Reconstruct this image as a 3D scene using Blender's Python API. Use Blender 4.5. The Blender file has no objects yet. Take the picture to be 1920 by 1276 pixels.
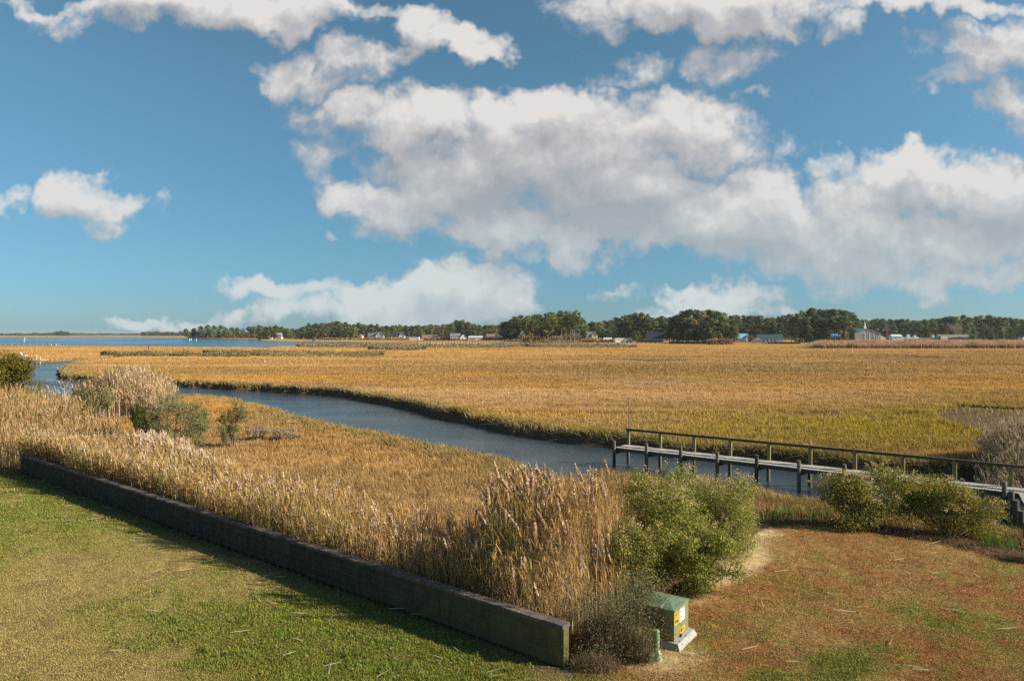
import bpy, math, random
import numpy as np
from mathutils import Vector
R = math.radians
rng = np.random.default_rng(7)
random.seed(7)
SC = bpy.context.scene
COL = SC.collection
F, CX, HY, EYE = 1333.0, 960.0, 625.0, 8.6     # focal length in photo pixels, centre column, horizon row, eye height above the marsh
WZ = -0.7                                       # water level
LZ = 0.6                                        # lawn level
SUN_EL, SUN_AZ = R(27), math.atan2(-0.15, 1.0)  # azimuth in the XY plane
SUN = Vector((math.cos(SUN_AZ)*math.cos(SUN_EL), math.sin(SUN_AZ)*math.cos(SUN_EL), math.sin(SUN_EL)))

def W(px, py, z=0.0):
    Y = F*(EYE-z)/(py-HY)
    return ((px-CX)/F*Y, Y)
def WY(px, Y):
    return (px-CX)/F*Y
def ZT(py, Y):
    return EYE-(py-HY)*Y/F

# ---------- noise ----------
def _h(ix, iy, seed):
    v = (ix.astype(np.int64)*374761393 + iy.astype(np.int64)*668265263 + seed*1274126177) & 0x7fffffff
    v = ((v ^ (v >> 13))*1103515245) & 0x7fffffff
    return ((v ^ (v >> 16)) & 0xffff)/65535.0
def vnoise(x, y, seed=0):
    ix, iy = np.floor(x), np.floor(y)
    fx, fy = x-ix, y-iy
    fx = fx*fx*(3-2*fx); fy = fy*fy*(3-2*fy)
    a, b = _h(ix, iy, seed), _h(ix+1, iy, seed)
    c, d = _h(ix, iy+1, seed), _h(ix+1, iy+1, seed)
    return (a*(1-fx)+b*fx)*(1-fy)+(c*(1-fx)+d*fx)*fy
def fbm(x, y, o=4, seed=0):
    s, a, t = 0, 1.0, 0
    for i in range(o):
        s = s+a*vnoise(x*2**i+i*17.3, y*2**i-i*9.1, seed+i); t += a; a *= .55
    return s/t
def sstep(a, b, x):
    t = np.clip((x-a)/(b-a), 0, 1); return t*t*(3-2*t)
def sdpoly(X, Y, P):
    """signed distance, positive inside"""
    P = np.asarray(P, float)
    out = np.full(X.shape, 1e9); ins = np.zeros(X.shape, bool)
    for i in range(len(P)):
        ax, ay = P[i]; bx, by = P[(i+1) % len(P)]
        ex, ey = bx-ax, by-ay
        wx, wy = X-ax, Y-ay
        t = np.clip((wx*ex+wy*ey)/(ex*ex+ey*ey+1e-12), 0, 1)
        d = (wx-ex*t)**2+(wy-ey*t)**2
        out = np.minimum(out, d)
        c = ((ay <= Y) & (by > Y)) | ((by <= Y) & (ay > Y))
        if abs(ey) > 1e-12:
            xi = ax+(Y-ay)/ey*ex
            ins ^= c & (X < xi)
    d = np.sqrt(out)
    return np.where(ins, d, -d)
def mixc(a, b, t):
    return a*(1-t[:, None])+b*t[:, None]
def C(*v): return np.array(v, float)
def srgb(r, g, b):
    f = lambda c: (c/255/12.92 if c/255 <= .04045 else ((c/255+.055)/1.055)**2.4)
    return (f(r), f(g), f(b))

# ---------- mesh helpers ----------
def mesh_np(name, V, Fa, col=None, smooth=False):
    V = np.asarray(V, np.float32).reshape(-1, 3); Fa = np.asarray(Fa, np.int32)
    k = Fa.shape[1]; n = len(Fa)
    me = bpy.data.meshes.new(name)
    me.vertices.add(len(V)); me.vertices.foreach_set('co', V.ravel())
    me.loops.add(n*k); me.loops.foreach_set('vertex_index', Fa.ravel())
    me.polygons.add(n)
    me.polygons.foreach_set('loop_start', np.arange(n, dtype=np.int32)*k)
    if smooth:
        me.polygons.foreach_set('use_smooth', np.ones(n, bool))
    me.update(calc_edges=True)
    if col is not None:
        a = me.color_attributes.new('Col', 'FLOAT_COLOR', 'POINT')
        c4 = np.ones((len(V), 4), np.float32); c4[:, :3] = col
        a.data.foreach_set('color', c4.ravel())
    return me
def link(name, me, mat=None, parent=None, loc=None):
    o = bpy.data.objects.new(name, me); COL.objects.link(o)
    if mat is not None and len(me.materials) == 0: me.materials.append(mat)
    if parent is not None: o.parent = parent
    if loc is not None: o.location = loc
    return o
def tag(o, label=None, cat=None, group=None, kind=None):
    for k, v in (('label', label), ('category', cat), ('group', group), ('kind', kind)):
        if v: o[k] = v
    return o
def thing(name, label, cat, loc=(0, 0, 0), rz=0, group=None):
    o = bpy.data.objects.new(name, None); COL.objects.link(o)
    o.location = loc; o.rotation_euler = (0, 0, rz); o.empty_display_size = .2
    return tag(o, label, cat, group)
def copy_tree(o, parent=None):
    c = o.copy(); COL.objects.link(c)
    if parent is not None: c.parent = parent
    for ch in [x for x in o.children]: copy_tree(ch, c)
    return c

class MB:
    def __init__(s): s.v = []; s.f = []; s.c = []; s.col = (1, 1, 1)
    def add(s, vs, fs):
        n = len(s.v); s.v += [tuple(v) for v in vs]; s.f += [tuple(i+n for i in f) for f in fs]; s.c += [s.col]*len(vs); return s
    def box(s, c, d, rz=0, tilt=None):
        cx, cy, cz = c; x, y, z = d[0]/2, d[1]/2, d[2]/2
        vs = []
        ca, sa = math.cos(rz), math.sin(rz)
        for i in (-x, x):
            for j in (-y, y):
                for k in (-z, z):
                    vs.append((cx+i*ca-j*sa, cy+i*sa+j*ca, cz+k))
        return s.add(vs, [(0, 1, 3, 2), (4, 6, 7, 5), (0, 4, 5, 1), (2, 3, 7, 6), (0, 2, 6, 4), (1, 5, 7, 3)])
    def tube(s, p0, p1, r0, r1=None, n=8, cap=True):
        r1 = r0 if r1 is None else r1
        p0, p1 = Vector(p0), Vector(p1); d = (p1-p0)
        if d.length < 1e-6: return s
        d.normalize(); a = Vector((0, 0, 1)) if abs(d.z) < .9 else Vector((1, 0, 0))
        u = d.cross(a).normalized(); w = d.cross(u)
        vs = []
        for p, r in ((p0, r0), (p1, r1)):
            for i in range(n):
                t = 2*math.pi*i/n
                vs.append(p+u*math.cos(t)*r+w*math.sin(t)*r)
        fs = [(i, (i+1) % n, n+(i+1) % n, n+i) for i in range(n)]
        if cap: fs += [tuple(range(n-1, -1, -1)), tuple(range(n, 2*n))]
        return s.add(vs, fs)
    def beam(s, p0, p1, w, h):
        """rectangular beam along p0-p1, w horizontal, h vertical"""
        p0, p1 = Vector(p0), Vector(p1); d = (p1-p0).normalized()
        u = Vector((-d.y, d.x, 0)).normalized()*w/2; up = d.cross(u).normalized()
        if up.z < 0: up = -up
        up = up*h/2
        vs = [p+a*u+b*up for p in (p0, p1) for a, b in ((-1, -1), (1, -1), (1, 1), (-1, 1))]
        return s.add(vs, [(0, 3, 2, 1), (4, 5, 6, 7), (0, 1, 5, 4), (1, 2, 6, 5), (2, 3, 7, 6), (3, 0, 4, 7)])
    def prism(s, poly, z0, z1):
        n = len(poly)
        vs = [(x, y, z0) for x, y in poly]+[(x, y, z1) for x, y in poly]
        return s.add(vs, [tuple(range(n-1, -1, -1)), tuple(range(n, 2*n))]+[(i, (i+1) % n, n+(i+1) % n, n+i) for i in range(n)])
    def ext_y(s, poly, y0, y1):
        """poly in (x, z), extruded along y"""
        n = len(poly)
        vs = [(x, y0, z) for x, z in poly]+[(x, y1, z) for x, z in poly]
        return s.add(vs, [tuple(range(n)), tuple(range(2*n-1, n-1, -1))]+[(i, n+i, n+(i+1) % n, (i+1) % n) for i in range(n)])
    def mesh(s, name, smooth=False):
        me = bpy.data.meshes.new(name); me.from_pydata(s.v, [], s.f)
        a = me.color_attributes.new('Col', 'FLOAT_COLOR', 'POINT')
        c4 = np.ones((len(s.v), 4), np.float32)
        if s.v: c4[:, :3] = np.array(s.c)
        a.data.foreach_set('color', c4.ravel())
        if smooth: me.polygons.foreach_set('use_smooth', [True]*len(me.polygons))
        me.update(); return me
    def build(s, name, mat, parent=None, smooth=False, loc=None):
        return link(name, s.mesh(name, smooth), mat, parent, loc)

# ---------- materials ----------
def newmat(name):
    m = bpy.data.materials.new(name); m.use_nodes = True
    nt = m.node_tree; nt.nodes.clear()
    return m, nt
def N(nt, t, **kw):
    n = nt.nodes.new(t)
    for k, v in kw.items():
        if k in n.bl_rna.properties: setattr(n, k, v)
    return n
def L(nt, a, b): nt.links.new(a, b)
def inp(n, name, v): n.inputs[name].default_value = v

def mat_blade(name, trans=.3, var=.0):
    """thin plant matter, colour from the point attribute"""
    m, nt = newmat(name)
    out = N(nt, 'ShaderNodeOutputMaterial'); at = N(nt, 'ShaderNodeAttribute', attribute_name='Col')
    d = N(nt, 'ShaderNodeBsdfDiffuse'); t = N(nt, 'ShaderNodeBsdfTranslucent'); mx = N(nt, 'ShaderNodeMixShader')
    inp(mx, 'Fac', trans)
    L(nt, at.outputs['Color'], d.inputs['Color']); L(nt, at.outputs['Color'], t.inputs['Color'])
    L(nt, d.outputs[0], mx.inputs[1]); L(nt, t.outputs[0], mx.inputs[2]); L(nt, mx.outputs[0], out.inputs[0])
    return m
def mat_ground(name, scale=(3, 30), amt=.45, bump=.3):
    m, nt = newmat(name)
    out = N(nt, 'ShaderNodeOutputMaterial'); at = N(nt, 'ShaderNodeAttribute', attribute_name='Col')
    b = N(nt, 'ShaderNodeBsdfPrincipled'); inp(b, 'Roughness', 1.0); inp(b, 'Specular IOR Level', .05)
    geo = N(nt, 'ShaderNodeNewGeometry')
    n1 = N(nt, 'ShaderNodeTexNoise'); inp(n1, 'Scale', scale[0]); inp(n1, 'Detail', 4)
    n2 = N(nt, 'ShaderNodeTexNoise'); inp(n2, 'Scale', scale[1]); inp(n2, 'Detail', 2)
    L(nt, geo.outputs['Position'], n1.inputs['Vector']); L(nt, geo.outputs['Position'], n2.inputs['Vector'])
    ad = N(nt, 'ShaderNodeMath', operation='ADD'); L(nt, n1.outputs['Fac'], ad.inputs[0]); L(nt, n2.outputs['Fac'], ad.inputs[1])
    mr = N(nt, 'ShaderNodeMapRange'); inp(mr, 'From Min', .6); inp(mr, 'From Max', 1.4); inp(mr, 'To Min', 1-amt); inp(mr, 'To Max', 1+amt)
    L(nt, ad.outputs[0], mr.inputs['Value'])
    mu = N(nt, 'ShaderNodeVectorMath', operation='SCALE'); L(nt, at.outputs['Color'], mu.inputs[0]); L(nt, mr.outputs[0], mu.inputs['Scale'])
    L(nt, mu.outputs[0], b.inputs['Base Color'])
    bp = N(nt, 'ShaderNodeBump'); inp(bp, 'Strength', bump); inp(bp, 'Distance', .05)
    L(nt, ad.outputs[0], bp.inputs['Height']); L(nt, bp.outputs[0], b.inputs['Normal'])
    L(nt, b.outputs[0], out.inputs[0])
    return m
def mat_solid(name, col, rough=.7, noise=.25, nscale=6.0, bump=.0, spec=.3, stretch=(1, 1, 1), metal=0, dark=None, dscale=1.2):
    """weathered solid colour: base colour varied by object-space noise, with optional stain colour"""
    m, nt = newmat(name)
    out = N(nt, 'ShaderNodeOutputMaterial'); b = N(nt, 'ShaderNodeBsdfPrincipled')
    inp(b, 'Roughness', rough); inp(b, 'Specular IOR Level', spec); inp(b, 'Metallic', metal)
    tc = N(nt, 'ShaderNodeTexCoord'); mp = N(nt, 'ShaderNodeMapping'); inp(mp, 'Scale', stretch)
    L(nt, tc.outputs['Object'], mp.inputs['Vector'])
    n1 = N(nt, 'ShaderNodeTexNoise'); inp(n1, 'Scale', nscale); inp(n1, 'Detail', 6); inp(n1, 'Roughness', .65)
    L(nt, mp.outputs[0], n1.inputs['Vector'])
    mr = N(nt, 'ShaderNodeMapRange'); inp(mr, 'From Min', .3); inp(mr, 'From Max', .7); inp(mr, 'To Min', 1-noise); inp(mr, 'To Max', 1+noise)
    L(nt, n1.outputs['Fac'], mr.inputs['Value'])
    sc = N(nt, 'ShaderNodeVectorMath', operation='SCALE'); sc.inputs[0].default_value = col; L(nt, mr.outputs[0], sc.inputs['Scale'])
    last = sc.outputs[0]
    if dark is not None:
        n2 = N(nt, 'ShaderNodeTexNoise'); inp(n2, 'Scale', dscale); inp(n2, 'Detail', 5)
        L(nt, mp.outputs[0], n2.inputs['Vector'])
        m2 = N(nt, 'ShaderNodeMapRange'); inp(m2, 'From Min', .45); inp(m2, 'From Max', .62); L(nt, n2.outputs['Fac'], m2.inputs['Value'])
        mx = N(nt, 'ShaderNodeMix', data_type='RGBA'); L(nt, m2.outputs[0], mx.inputs[0]); L(nt, last, mx.inputs[6]); mx.inputs[7].default_value = (*dark, 1)
        last = mx.outputs[2]
    L(nt, last, b.inputs['Base Color'])
    if bump:
        bp = N(nt, 'ShaderNodeBump'); inp(bp, 'Strength', bump); inp(bp, 'Distance', .02)
        L(nt, n1.outputs['Fac'], bp.inputs['Height']); L(nt, bp.outputs[0], b.inputs['Normal'])
    L(nt, b.outputs[0], out.inputs[0])
    return m
# ---------- camera, sun, sky ----------
cam = bpy.data.cameras.new('camera'); co = bpy.data.objects.new('camera', cam); COL.objects.link(co)
cam.sensor_width = 36; cam.lens = 36*F/1920; cam.shift_y = -(638-HY)/1920
cam.clip_start = .1; cam.clip_end = 40000
co.location = (0, 0, EYE); co.rotation_euler = (R(90), 0, 0)
SC.camera = co
sl = bpy.data.lights.new('sun', 'SUN'); sl.energy = 5.0; sl.angle = R(.5); sl.color = (1, .9, .74)
so = bpy.data.objects.new('sun', sl); COL.objects.link(so)
so.rotation_euler = SUN.to_track_quat('Z', 'Y').to_euler()
EXPO = .90
SC.view_settings.view_transform = 'Standard'; SC.view_settings.look = 'None'; SC.view_settings.exposure = EXPO; SC.view_settings.gamma = 1
SC.cycles.max_bounces = 5; SC.cycles.diffuse_bounces = 3; SC.cycles.transmission_bounces = 2; SC.cycles.glossy_bounces = 2
SC.cycles.caustics_reflective = False; SC.cycles.caustics_refractive = False
SC.cycles.use_denoising = False

SKYR = [(.60, .76, 1.22), (1.02, 1.12, 1.07)]
SKYM = [(.047, (.55, .75, 1.10)), (.12, (.66, .84, 1.01)), (.31, (.92, 1.08, 1.08))]
w = bpy.data.worlds.new('World'); SC.world = w; w.use_nodes = True
nt = w.node_tree; nt.nodes.clear()
out = N(nt, 'ShaderNodeOutputWorld')
sky = N(nt, 'ShaderNodeTexSky', sky_type='NISHITA'); sky.sun_disc = False; sky.sun_elevation = SUN_EL
sky.sun_rotation = math.pi/2-SUN_AZ; sky.air_density = 1.0; sky.dust_density = .4; sky.ozone_density = 2.0; sky.altitude = 0
sky_bg = N(nt, 'ShaderNodeBackground'); inp(sky_bg, 'Strength', .054)
tint = N(nt, 'ShaderNodeVectorMath', operation='MULTIPLY'); tint.inputs[1].default_value = SKY_TINT if 'SKY_TINT' in globals() else (.80, 1.0, .98)
L(nt, sky.outputs[0], tint.inputs[0])
# direction -> (x/|y|, z/|y|)
tc = N(nt, 'ShaderNodeTexCoord'); sp = N(nt, 'ShaderNodeSeparateXYZ'); L(nt, tc.outputs['Generated'], sp.inputs[0])
def M(nt, op, a, b=None, c=None, clamp=False):
    n = N(nt, 'ShaderNodeMath', operation=op); n.use_clamp = clamp
    for i, v in enumerate((a, b, c)):
        if v is None: continue
        if isinstance(v, (int, float)): n.inputs[i].default_value = v
        else: L(nt, v, n.inputs[i])
    return n.outputs[0]
ay = M(nt, 'MAXIMUM', M(nt, 'ABSOLUTE', sp.outputs[1]), .12)
u = M(nt, 'DIVIDE', sp.outputs[0], ay); v = M(nt, 'DIVIDE', sp.outputs[2], ay)
cb = N(nt, 'ShaderNodeCombineXYZ'); L(nt, u, cb.inputs[0]); L(nt, v, cb.inputs[1])
# cloud density group: blobs = (px, py, rx, ry, strength)
BLOBS = [
 (760,232,165,58,1.1),(690,215,95,38,1.0),(1030,205,120,58,1.1),(1060,255,210,85,1.2),(1270,240,125,75,1.1),(1330,275,95,45,.8),(930,310,230,70,1.1),
 (1120,350,230,75,1.2),(820,380,190,60,.95),(660,365,95,38,.8),(770,400,110,45,.9),(950,425,240,48,1.0),(950,468,60,22,.6),
 (1180,430,260,60,1.1),(1440,350,85,60,1.0),(1400,420,260,75,1.15),(1560,450,240,70,1.05),(1760,350,190,75,1.15),(1890,360,150,75,1.1),(1700,290,75,26,.6),
 (1800,440,260,70,1.05),(1620,510,150,42,.85),(1850,515,140,36,.8),(1480,490,150,35,.7),
 (420,5,260,50,1.0),(520,40,80,40,.95),(330,30,110,26,.7),(120,45,45,36,.42),(130,10,160,16,.5),
 (640,2,120,16,.7),(780,25,60,42,.8),(850,62,70,36,.85),(905,92,45,26,.75),
 (545,140,60,42,.62),(500,150,55,24,.45),(680,120,75,45,.6),(740,105,75,28,.52),(630,160,60,24,.5),(590,300,60,26,.4),(640,270,50,22,.34),
 (1300,5,250,50,1.1),(1400,45,110,32,.9),(1240,20,110,45,.9),(1120,42,70,38,.5),(1580,40,40,22,.5),(1750,5,240,26,.8),
 (1840,95,110,58,.9),(1800,150,90,22,.5),(1890,200,70,48,.75),(1930,80,90,60,.8),(1725,70,50,26,.42),
 (1210,130,50,36,.5),(1195,150,60,20,.42),(1390,118,70,34,.36),(1410,188,35,9,.35),(1450,260,50,30,.3),(1560,300,40,22,.35),
 (150,382,92,50,1.05),(170,350,60,32,.7),(180,420,60,22,.6),(0,376,36,24,.6),(265,385,24,24,.28),
 (880,548,125,55,1.15),(800,575,180,45,1.0),(640,555,140,36,.9),(530,548,120,28,.75),(720,590,260,30,.9),(980,570,40,30,.7),
 (1350,562,115,30,.95),(1400,550,50,20,.7),(1260,558,50,18,.6),(1340,590,160,22,.7),(1155,554,42,14,.32),
 (395,602,60,17,.8),(300,612,80,12,.6),(480,608,45,11,.5),(622,453,12,8,.25)]
g = bpy.data.node_groups.new('cloud_density', 'ShaderNodeTree')
g.interface.new_socket('Vector', in_out='INPUT', socket_type='NodeSocketVector')
g.interface.new_socket('D', in_out='OUTPUT', socket_type='NodeSocketFloat')
gi = N(g, 'NodeGroupInput'); go = N(g, 'NodeGroupOutput')
wn = N(g, 'ShaderNodeTexNoise', noise_dimensions='2D'); inp(wn, 'Scale', 9.0); inp(wn, 'Detail', 4); inp(wn, 'Roughness', .6)
L(g, gi.outputs[0], wn.inputs['Vector'])
ws = N(g, 'ShaderNodeVectorMath', operation='SUBTRACT'); ws.inputs[1].default_value = (.5, .5, .5); L(g, wn.outputs['Color'], ws.inputs[0])
wm = N(g, 'ShaderNodeVectorMath', operation='MULTIPLY'); wm.inputs[1].default_value = (.15, .11, 0); L(g, ws.outputs[0], wm.inputs[0])
wa = N(g, 'ShaderNodeVectorMath', operation='ADD'); L(g, gi.outputs[0], wa.inputs[0]); L(g, wm.outputs[0], wa.inputs[1])
best = None
for (px, py, rx, ry, st) in BLOBS:
    s = N(g, 'ShaderNodeVectorMath', operation='SUBTRACT'); s.inputs[1].default_value = ((px-CX)/F, (HY-py)/F, 0); L(g, wa.outputs[0], s.inputs[0])
    m_ = N(g, 'ShaderNodeVectorMath', operation='MULTIPLY'); m_.inputs[1].default_value = (F/rx/1.14, F/ry/1.14, 0); L(g, s.outputs[0], m_.inputs[0])
    d = N(g, 'ShaderNodeVectorMath', operation='DOT_PRODUCT'); L(g, m_.outputs[0], d.inputs[0]); L(g, m_.outputs[0], d.inputs[1])
    q = M(g, 'MULTIPLY_ADD', d.outputs['Value'], -st, st)
    best = q if best is None else M(g, 'SMOOTH_MAX', best, q, .25)
fn = N(g, 'ShaderNodeTexNoise', noise_dimensions='2D'); inp(fn, 'Scale', 8.5); inp(fn, 'Detail', 9); inp(fn, 'Roughness', .56)
L(g, gi.outputs[0], fn.inputs['Vector'])
nz = M(g, 'MULTIPLY_ADD', fn.outputs['Fac'], 1.6, -.82)
bc = M(g, 'MAXIMUM', best, -.8)
v1 = N(g, 'ShaderNodeTexVoronoi', voronoi_dimensions='2D', feature='SMOOTH_F1'); inp(v1, 'Scale', 24.0); inp(v1, 'Detail', 2.5); inp(v1, 'Roughness', .6); inp(v1, 'Lacunarity', 2.3); inp(v1, 'Smoothness', .35)
vw = N(g, 'ShaderNodeVectorMath', operation='MULTIPLY_ADD'); L(g, ws.outputs[0], vw.inputs[0]); vw.inputs[1].default_value = (.05, .05, 0); L(g, gi.outputs[0], vw.inputs[2]); L(g, vw.outputs[0], v1.inputs['Vector'])
nz = M(g, 'ADD', nz, M(g, 'MULTIPLY_ADD', v1.outputs['Distance'], -.30, .24))
L(g, M(g, 'ADD', bc, nz), go.inputs[0])
def dens(off):
    a = N(nt, 'ShaderNodeVectorMath', operation='ADD'); a.inputs[1].default_value = off; L(nt, cb.outputs[0], a.inputs[0])
    gn = N(nt, 'ShaderNodeGroup'); gn.node_tree = g; L(nt, a.outputs[0], gn.inputs[0]); return gn.outputs[0]
D0 = dens((0, 0, 0)); D1 = dens((.006, .016, 0)); D2 = dens((.004, .05, 0))
def mr(x, a, b, c, d, smooth=False):
    n = N(nt, 'ShaderNodeMapRange'); n.interpolation_type = 'SMOOTHSTEP' if smooth else 'LINEAR'
    L(nt, x, n.inputs['Value']); inp(n, 'From Min', a); inp(n, 'From Max', b); inp(n, 'To Min', c); inp(n, 'To Max', d); return n.outputs[0]
# the blue deepens with height; near the horizon the Nishita sky is dimmed toward pale cyan blue
el = N(nt, 'ShaderNodeValToRGB'); L(nt, M(nt, 'ABSOLUTE', sp.outputs[2]), el.inputs[0]); E_ = el.color_ramp.elements
E_[0].position = 0; E_[0].color = (*SKYR[0], 1); E_[1].position = .5; E_[1].color = (*SKYR[-1], 1)
for p_, c_ in SKYM: e = E_.new(p_); e.color = (*c_, 1)
sm = N(nt, 'ShaderNodeVectorMath', operation='MULTIPLY'); L(nt, tint.outputs[0], sm.inputs[0]); L(nt, el.outputs[0], sm.inputs[1]); L(nt, sm.outputs[0], sky_bg.inputs['Color'])
alpha = mr(D0, -.16, .66, 0, .95, True)
thin = mr(D0, .1, .8, .0, 1)
s1 = M(nt, 'SUBTRACT', D0, D1); s2 = M(nt, 'SUBTRACT', D0, D2)
lit = M(nt, 'ADD', M(nt, 'MULTIPLY', s1, .34), M(nt, 'MULTIPLY', s2, .50))
lit = M(nt, 'ADD', lit, .50)
lit = M(nt, 'MULTIPLY_ADD', M(nt, 'MAXIMUM', D0, .6), -.10, lit)
# broad shaded undersides and sunlit shoulders of the larger clouds
for (px, py, rx, ry, k_) in [(1110,392,260,42,-.42),(980,345,200,40,-.14),(770,335,120,45,-.12),(1480,15,200,35,-.10),(300,0,200,40,-.05),(1880,430,180,30,-.22),(1560,470,200,30,-.08),(1180,460,300,28,-.05),(1160,262,110,16,-.14),
                             (760,215,170,38,.16),(1290,205,110,42,.20),(1340,250,60,34,.16),(1080,300,220,30,.13),(1480,370,120,38,.10),(1800,330,120,32,.10),(860,520,70,24,.15),(150,365,70,30,.18)]:
    s_ = N(nt, 'ShaderNodeVectorMath', operation='SUBTRACT'); s_.inputs[1].default_value = ((px-CX)/F, (HY-py)/F, 0); L(nt, cb.outputs[0], s_.inputs[0])
    m_ = N(nt, 'ShaderNodeVectorMath', operation='MULTIPLY'); m_.inputs[1].default_value = (F/rx, F/ry, 0); L(nt, s_.outputs[0], m_.inputs[0])
    l_ = N(nt, 'ShaderNodeVectorMath', operation='LENGTH'); L(nt, m_.outputs[0], l_.inputs[0])
    lit = M(nt, 'ADD', lit, mr(l_.outputs['Value'], .1, 1.5, k_, 0, True))
litc = M(nt, 'MINIMUM', M(nt, 'MAXIMUM', lit, 0), 1)
cr = N(nt, 'ShaderNodeValToRGB'); L(nt, litc, cr.inputs[0])
cr.color_ramp.elements[0].position = 0; cr.color_ramp.elements[0].color = (*srgb(160, 163, 168), 1)
cr.color_ramp.elements[1].position = 1; cr.color_ramp.elements[1].color = (*srgb(230, 226, 222), 1)
e = cr.color_ramp.elements.new(.45); e.color = (*srgb(186, 187, 190), 1)
e = cr.color_ramp.elements.new(.72); e.color = (*srgb(209, 207, 205), 1)
# distance through air tints low clouds toward pale cyan
lowt = mr(v, .02, .26, 1, 0)
lm = N(nt, 'ShaderNodeMix', data_type='RGBA'); lm.blend_type = 'MIX'; L(nt, M(nt, 'MULTIPLY', lowt, .55), lm.inputs[0]); L(nt, cr.outputs[0], lm.inputs[6]); lm.inputs[7].default_value = (*srgb(186, 208, 214), 1)
cl_bg = N(nt, 'ShaderNodeBackground'); inp(cl_bg, 'Strength', 1/2**EXPO); L(nt, lm.outputs[2], cl_bg.inputs['Color'])
above = mr(sp.outputs[2], 0, .004, 0, 1)
mx = N(nt, 'ShaderNodeMixShader'); L(nt, M(nt, 'MULTIPLY', alpha, above), mx.inputs[0]); L(nt, sky_bg.outputs[0], mx.inputs[1]); L(nt, cl_bg.outputs[0], mx.inputs[2])
L(nt, mx.outputs[0], out.inputs[0])
w.cycles.sampling_method = 'MANUAL'; w.cycles.sample_map_resolution = 512
# ---------- terrain layout (world coordinates worked out once from the view) ----------
far_bank = [(300,722),(360,727),(430,732),(500,735),(560,739),(600,741),(640,745),(700,755),(760,769),(830,787),(900,803),(960,815),(1040,828),(1100,835),(1150,839),(1220,851),(1300,860),(1400,869),(1500,880),(1600,890),(1700,898),(1800,906),(1950,918),(2150,935)]
near_bank = [(2150,1010),(1950,985),(1850,968),(1750,955),(1650,942),(1570,928),(1500,921),(1440,910),(1360,900),(1300,893),(1200,880),(1130,872),(1085,876),(1062,886),(1035,884),(1010,866),(960,853),(900,841),(850,827),(800,818),(760,811),(680,796),(600,779),(560,770),(520,762),(470,749),(400,741),(300,737)]
CREEK = [W(x, y, WZ) for x, y in [(-260,700),(-120,692),(0,686),(60,682),(100,680),(140,677.6),(200,672.6),(250,668.4),(330,666.6),(480,666.2),(700,666.4),
         (700,667.2),(480,667.9),(330,668.6),(250,670.5),(200,675),(150,679.3),(138,681),(128,686),(112,697),(106,704),(110,712),(180,718)]] + \
        [W(x, y, WZ) for x, y in far_bank] + [W(x, y, .5) for x, y in near_bank] + [W(x, y, .5) for x, y in [(200,742),(90,742),(0,748),(-120,760),(-260,770)]]
BAY = [W(x, y, WZ) for x, y in [(-500,651),(0,650.2),(130,649.6),(300,650),(370,651.2),(440,652.3),(500,653),(500,651.3),(545,650.3),(565,648.3),(620,647.3),(700,646.6),(770,645.8),
        (720,643.6),(680,642.8),(640,641.2),(560,640.4),(500,639.6),(487,638.7),(484,636.6),(440,635.6),(370,634.3),(352,633),(300,632.7),(130,632.9),(0,632.6),(-500,632.6)]]
SOUND = [W(x, y, WZ) for x, y in [(-500,629.6),(60,629.3),(150,629.9),(335,629.9),(345,628.8),(200,628.3),(60,628.2),(-500,628.2)]]
DITCH = [[W(x, y, WZ) for x, y in p] for p in (
    [(1636,668.2),(1700,669.2),(1760,671.6),(1838,673.2),(1838,674.4),(1760,673.9),(1720,672),(1680,670.6),(1636,669)],
    [(1166,677),(1215,677.6),(1268,678),(1268,679),(1215,680.6),(1200,679.3),(1166,678.4)],
    [(1878,687.2),(1960,688.4),(2050,690),(2050,692),(1950,690.4),(1878,688.6)],
    [(1195,659.7),(1290,661.2),(1290,661.9),(1195,660.6)],
    [(480,660.2),(530,660.6),(530,661.6),(480,661.5)],
    [(-40,659.5),(20,659.7),(20,660.7),(-40,660.6)],
    [(1480,651),(1520,651.6),(1600,651.8),(1520,652.6),(1480,651.9)])]
MUD = [W(x, y) for x, y in [(1745,772),(1800,762),(1870,765),(1960,770),(1990,850),(1900,835),(1850,812),(1790,800),(1760,785)]]
WA, WB = np.array([1.24, 17.06]), np.array([-28.3, 41.0])   # block wall, near and far end
LAWN = [(-90, -30), (-90, 46), (-45, 45), (-31, 42.6), tuple(WB), tuple(WA), (2.2, 19.2), (4.2, 20.4)] + \
       [W(x, y, .45) for x, y in [(1285,1100),(1340,1055),(1385,1000),(1420,985),(1480,982),(1560,985),(1640,996),(1700,1006),(1780,1020),(1850,1036),(1920,1055),(2100,1110)]] + [(60, 22), (60, -30)]
RX0, RX1, RY0, RY1 = -60, 45, 16, 120
def near(X, Y): return (Y < 130)
def creek_d(X, Y):
    d = np.full(X.shape, -50.0); m = Y < 620
    d[m] = sdpoly(X[m], Y[m], CREEK)
    n = (fbm(X*.9, Y*.9, 3, 11)-.5)*1.1+(fbm(X*.22, Y*.22, 2, 12)-.5)*1.6
    lod = np.clip(Y/90, .6, 1.6)
    return d+n*lod*(np.abs(d) < 12)
def far_d(X, Y):
    d = np.full(X.shape, -500.0); m = Y > 95
    e = sdpoly(X[m], Y[m], BAY)
    e = np.maximum(e, sdpoly(X[m], Y[m], SOUND))
    for p in DITCH: e = np.maximum(e, sdpoly(X[m], Y[m], p))
    d[m] = e+(fbm(X[m]*.05, Y[m]*.02, 2, 5)-.5)*3.0*(e < 20)
    return d
def lawn_d(X, Y):
    d = np.full(X.shape, -50.0); m = Y < 70
    d[m] = sdpoly(X[m], Y[m], LAWN); return d
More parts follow.
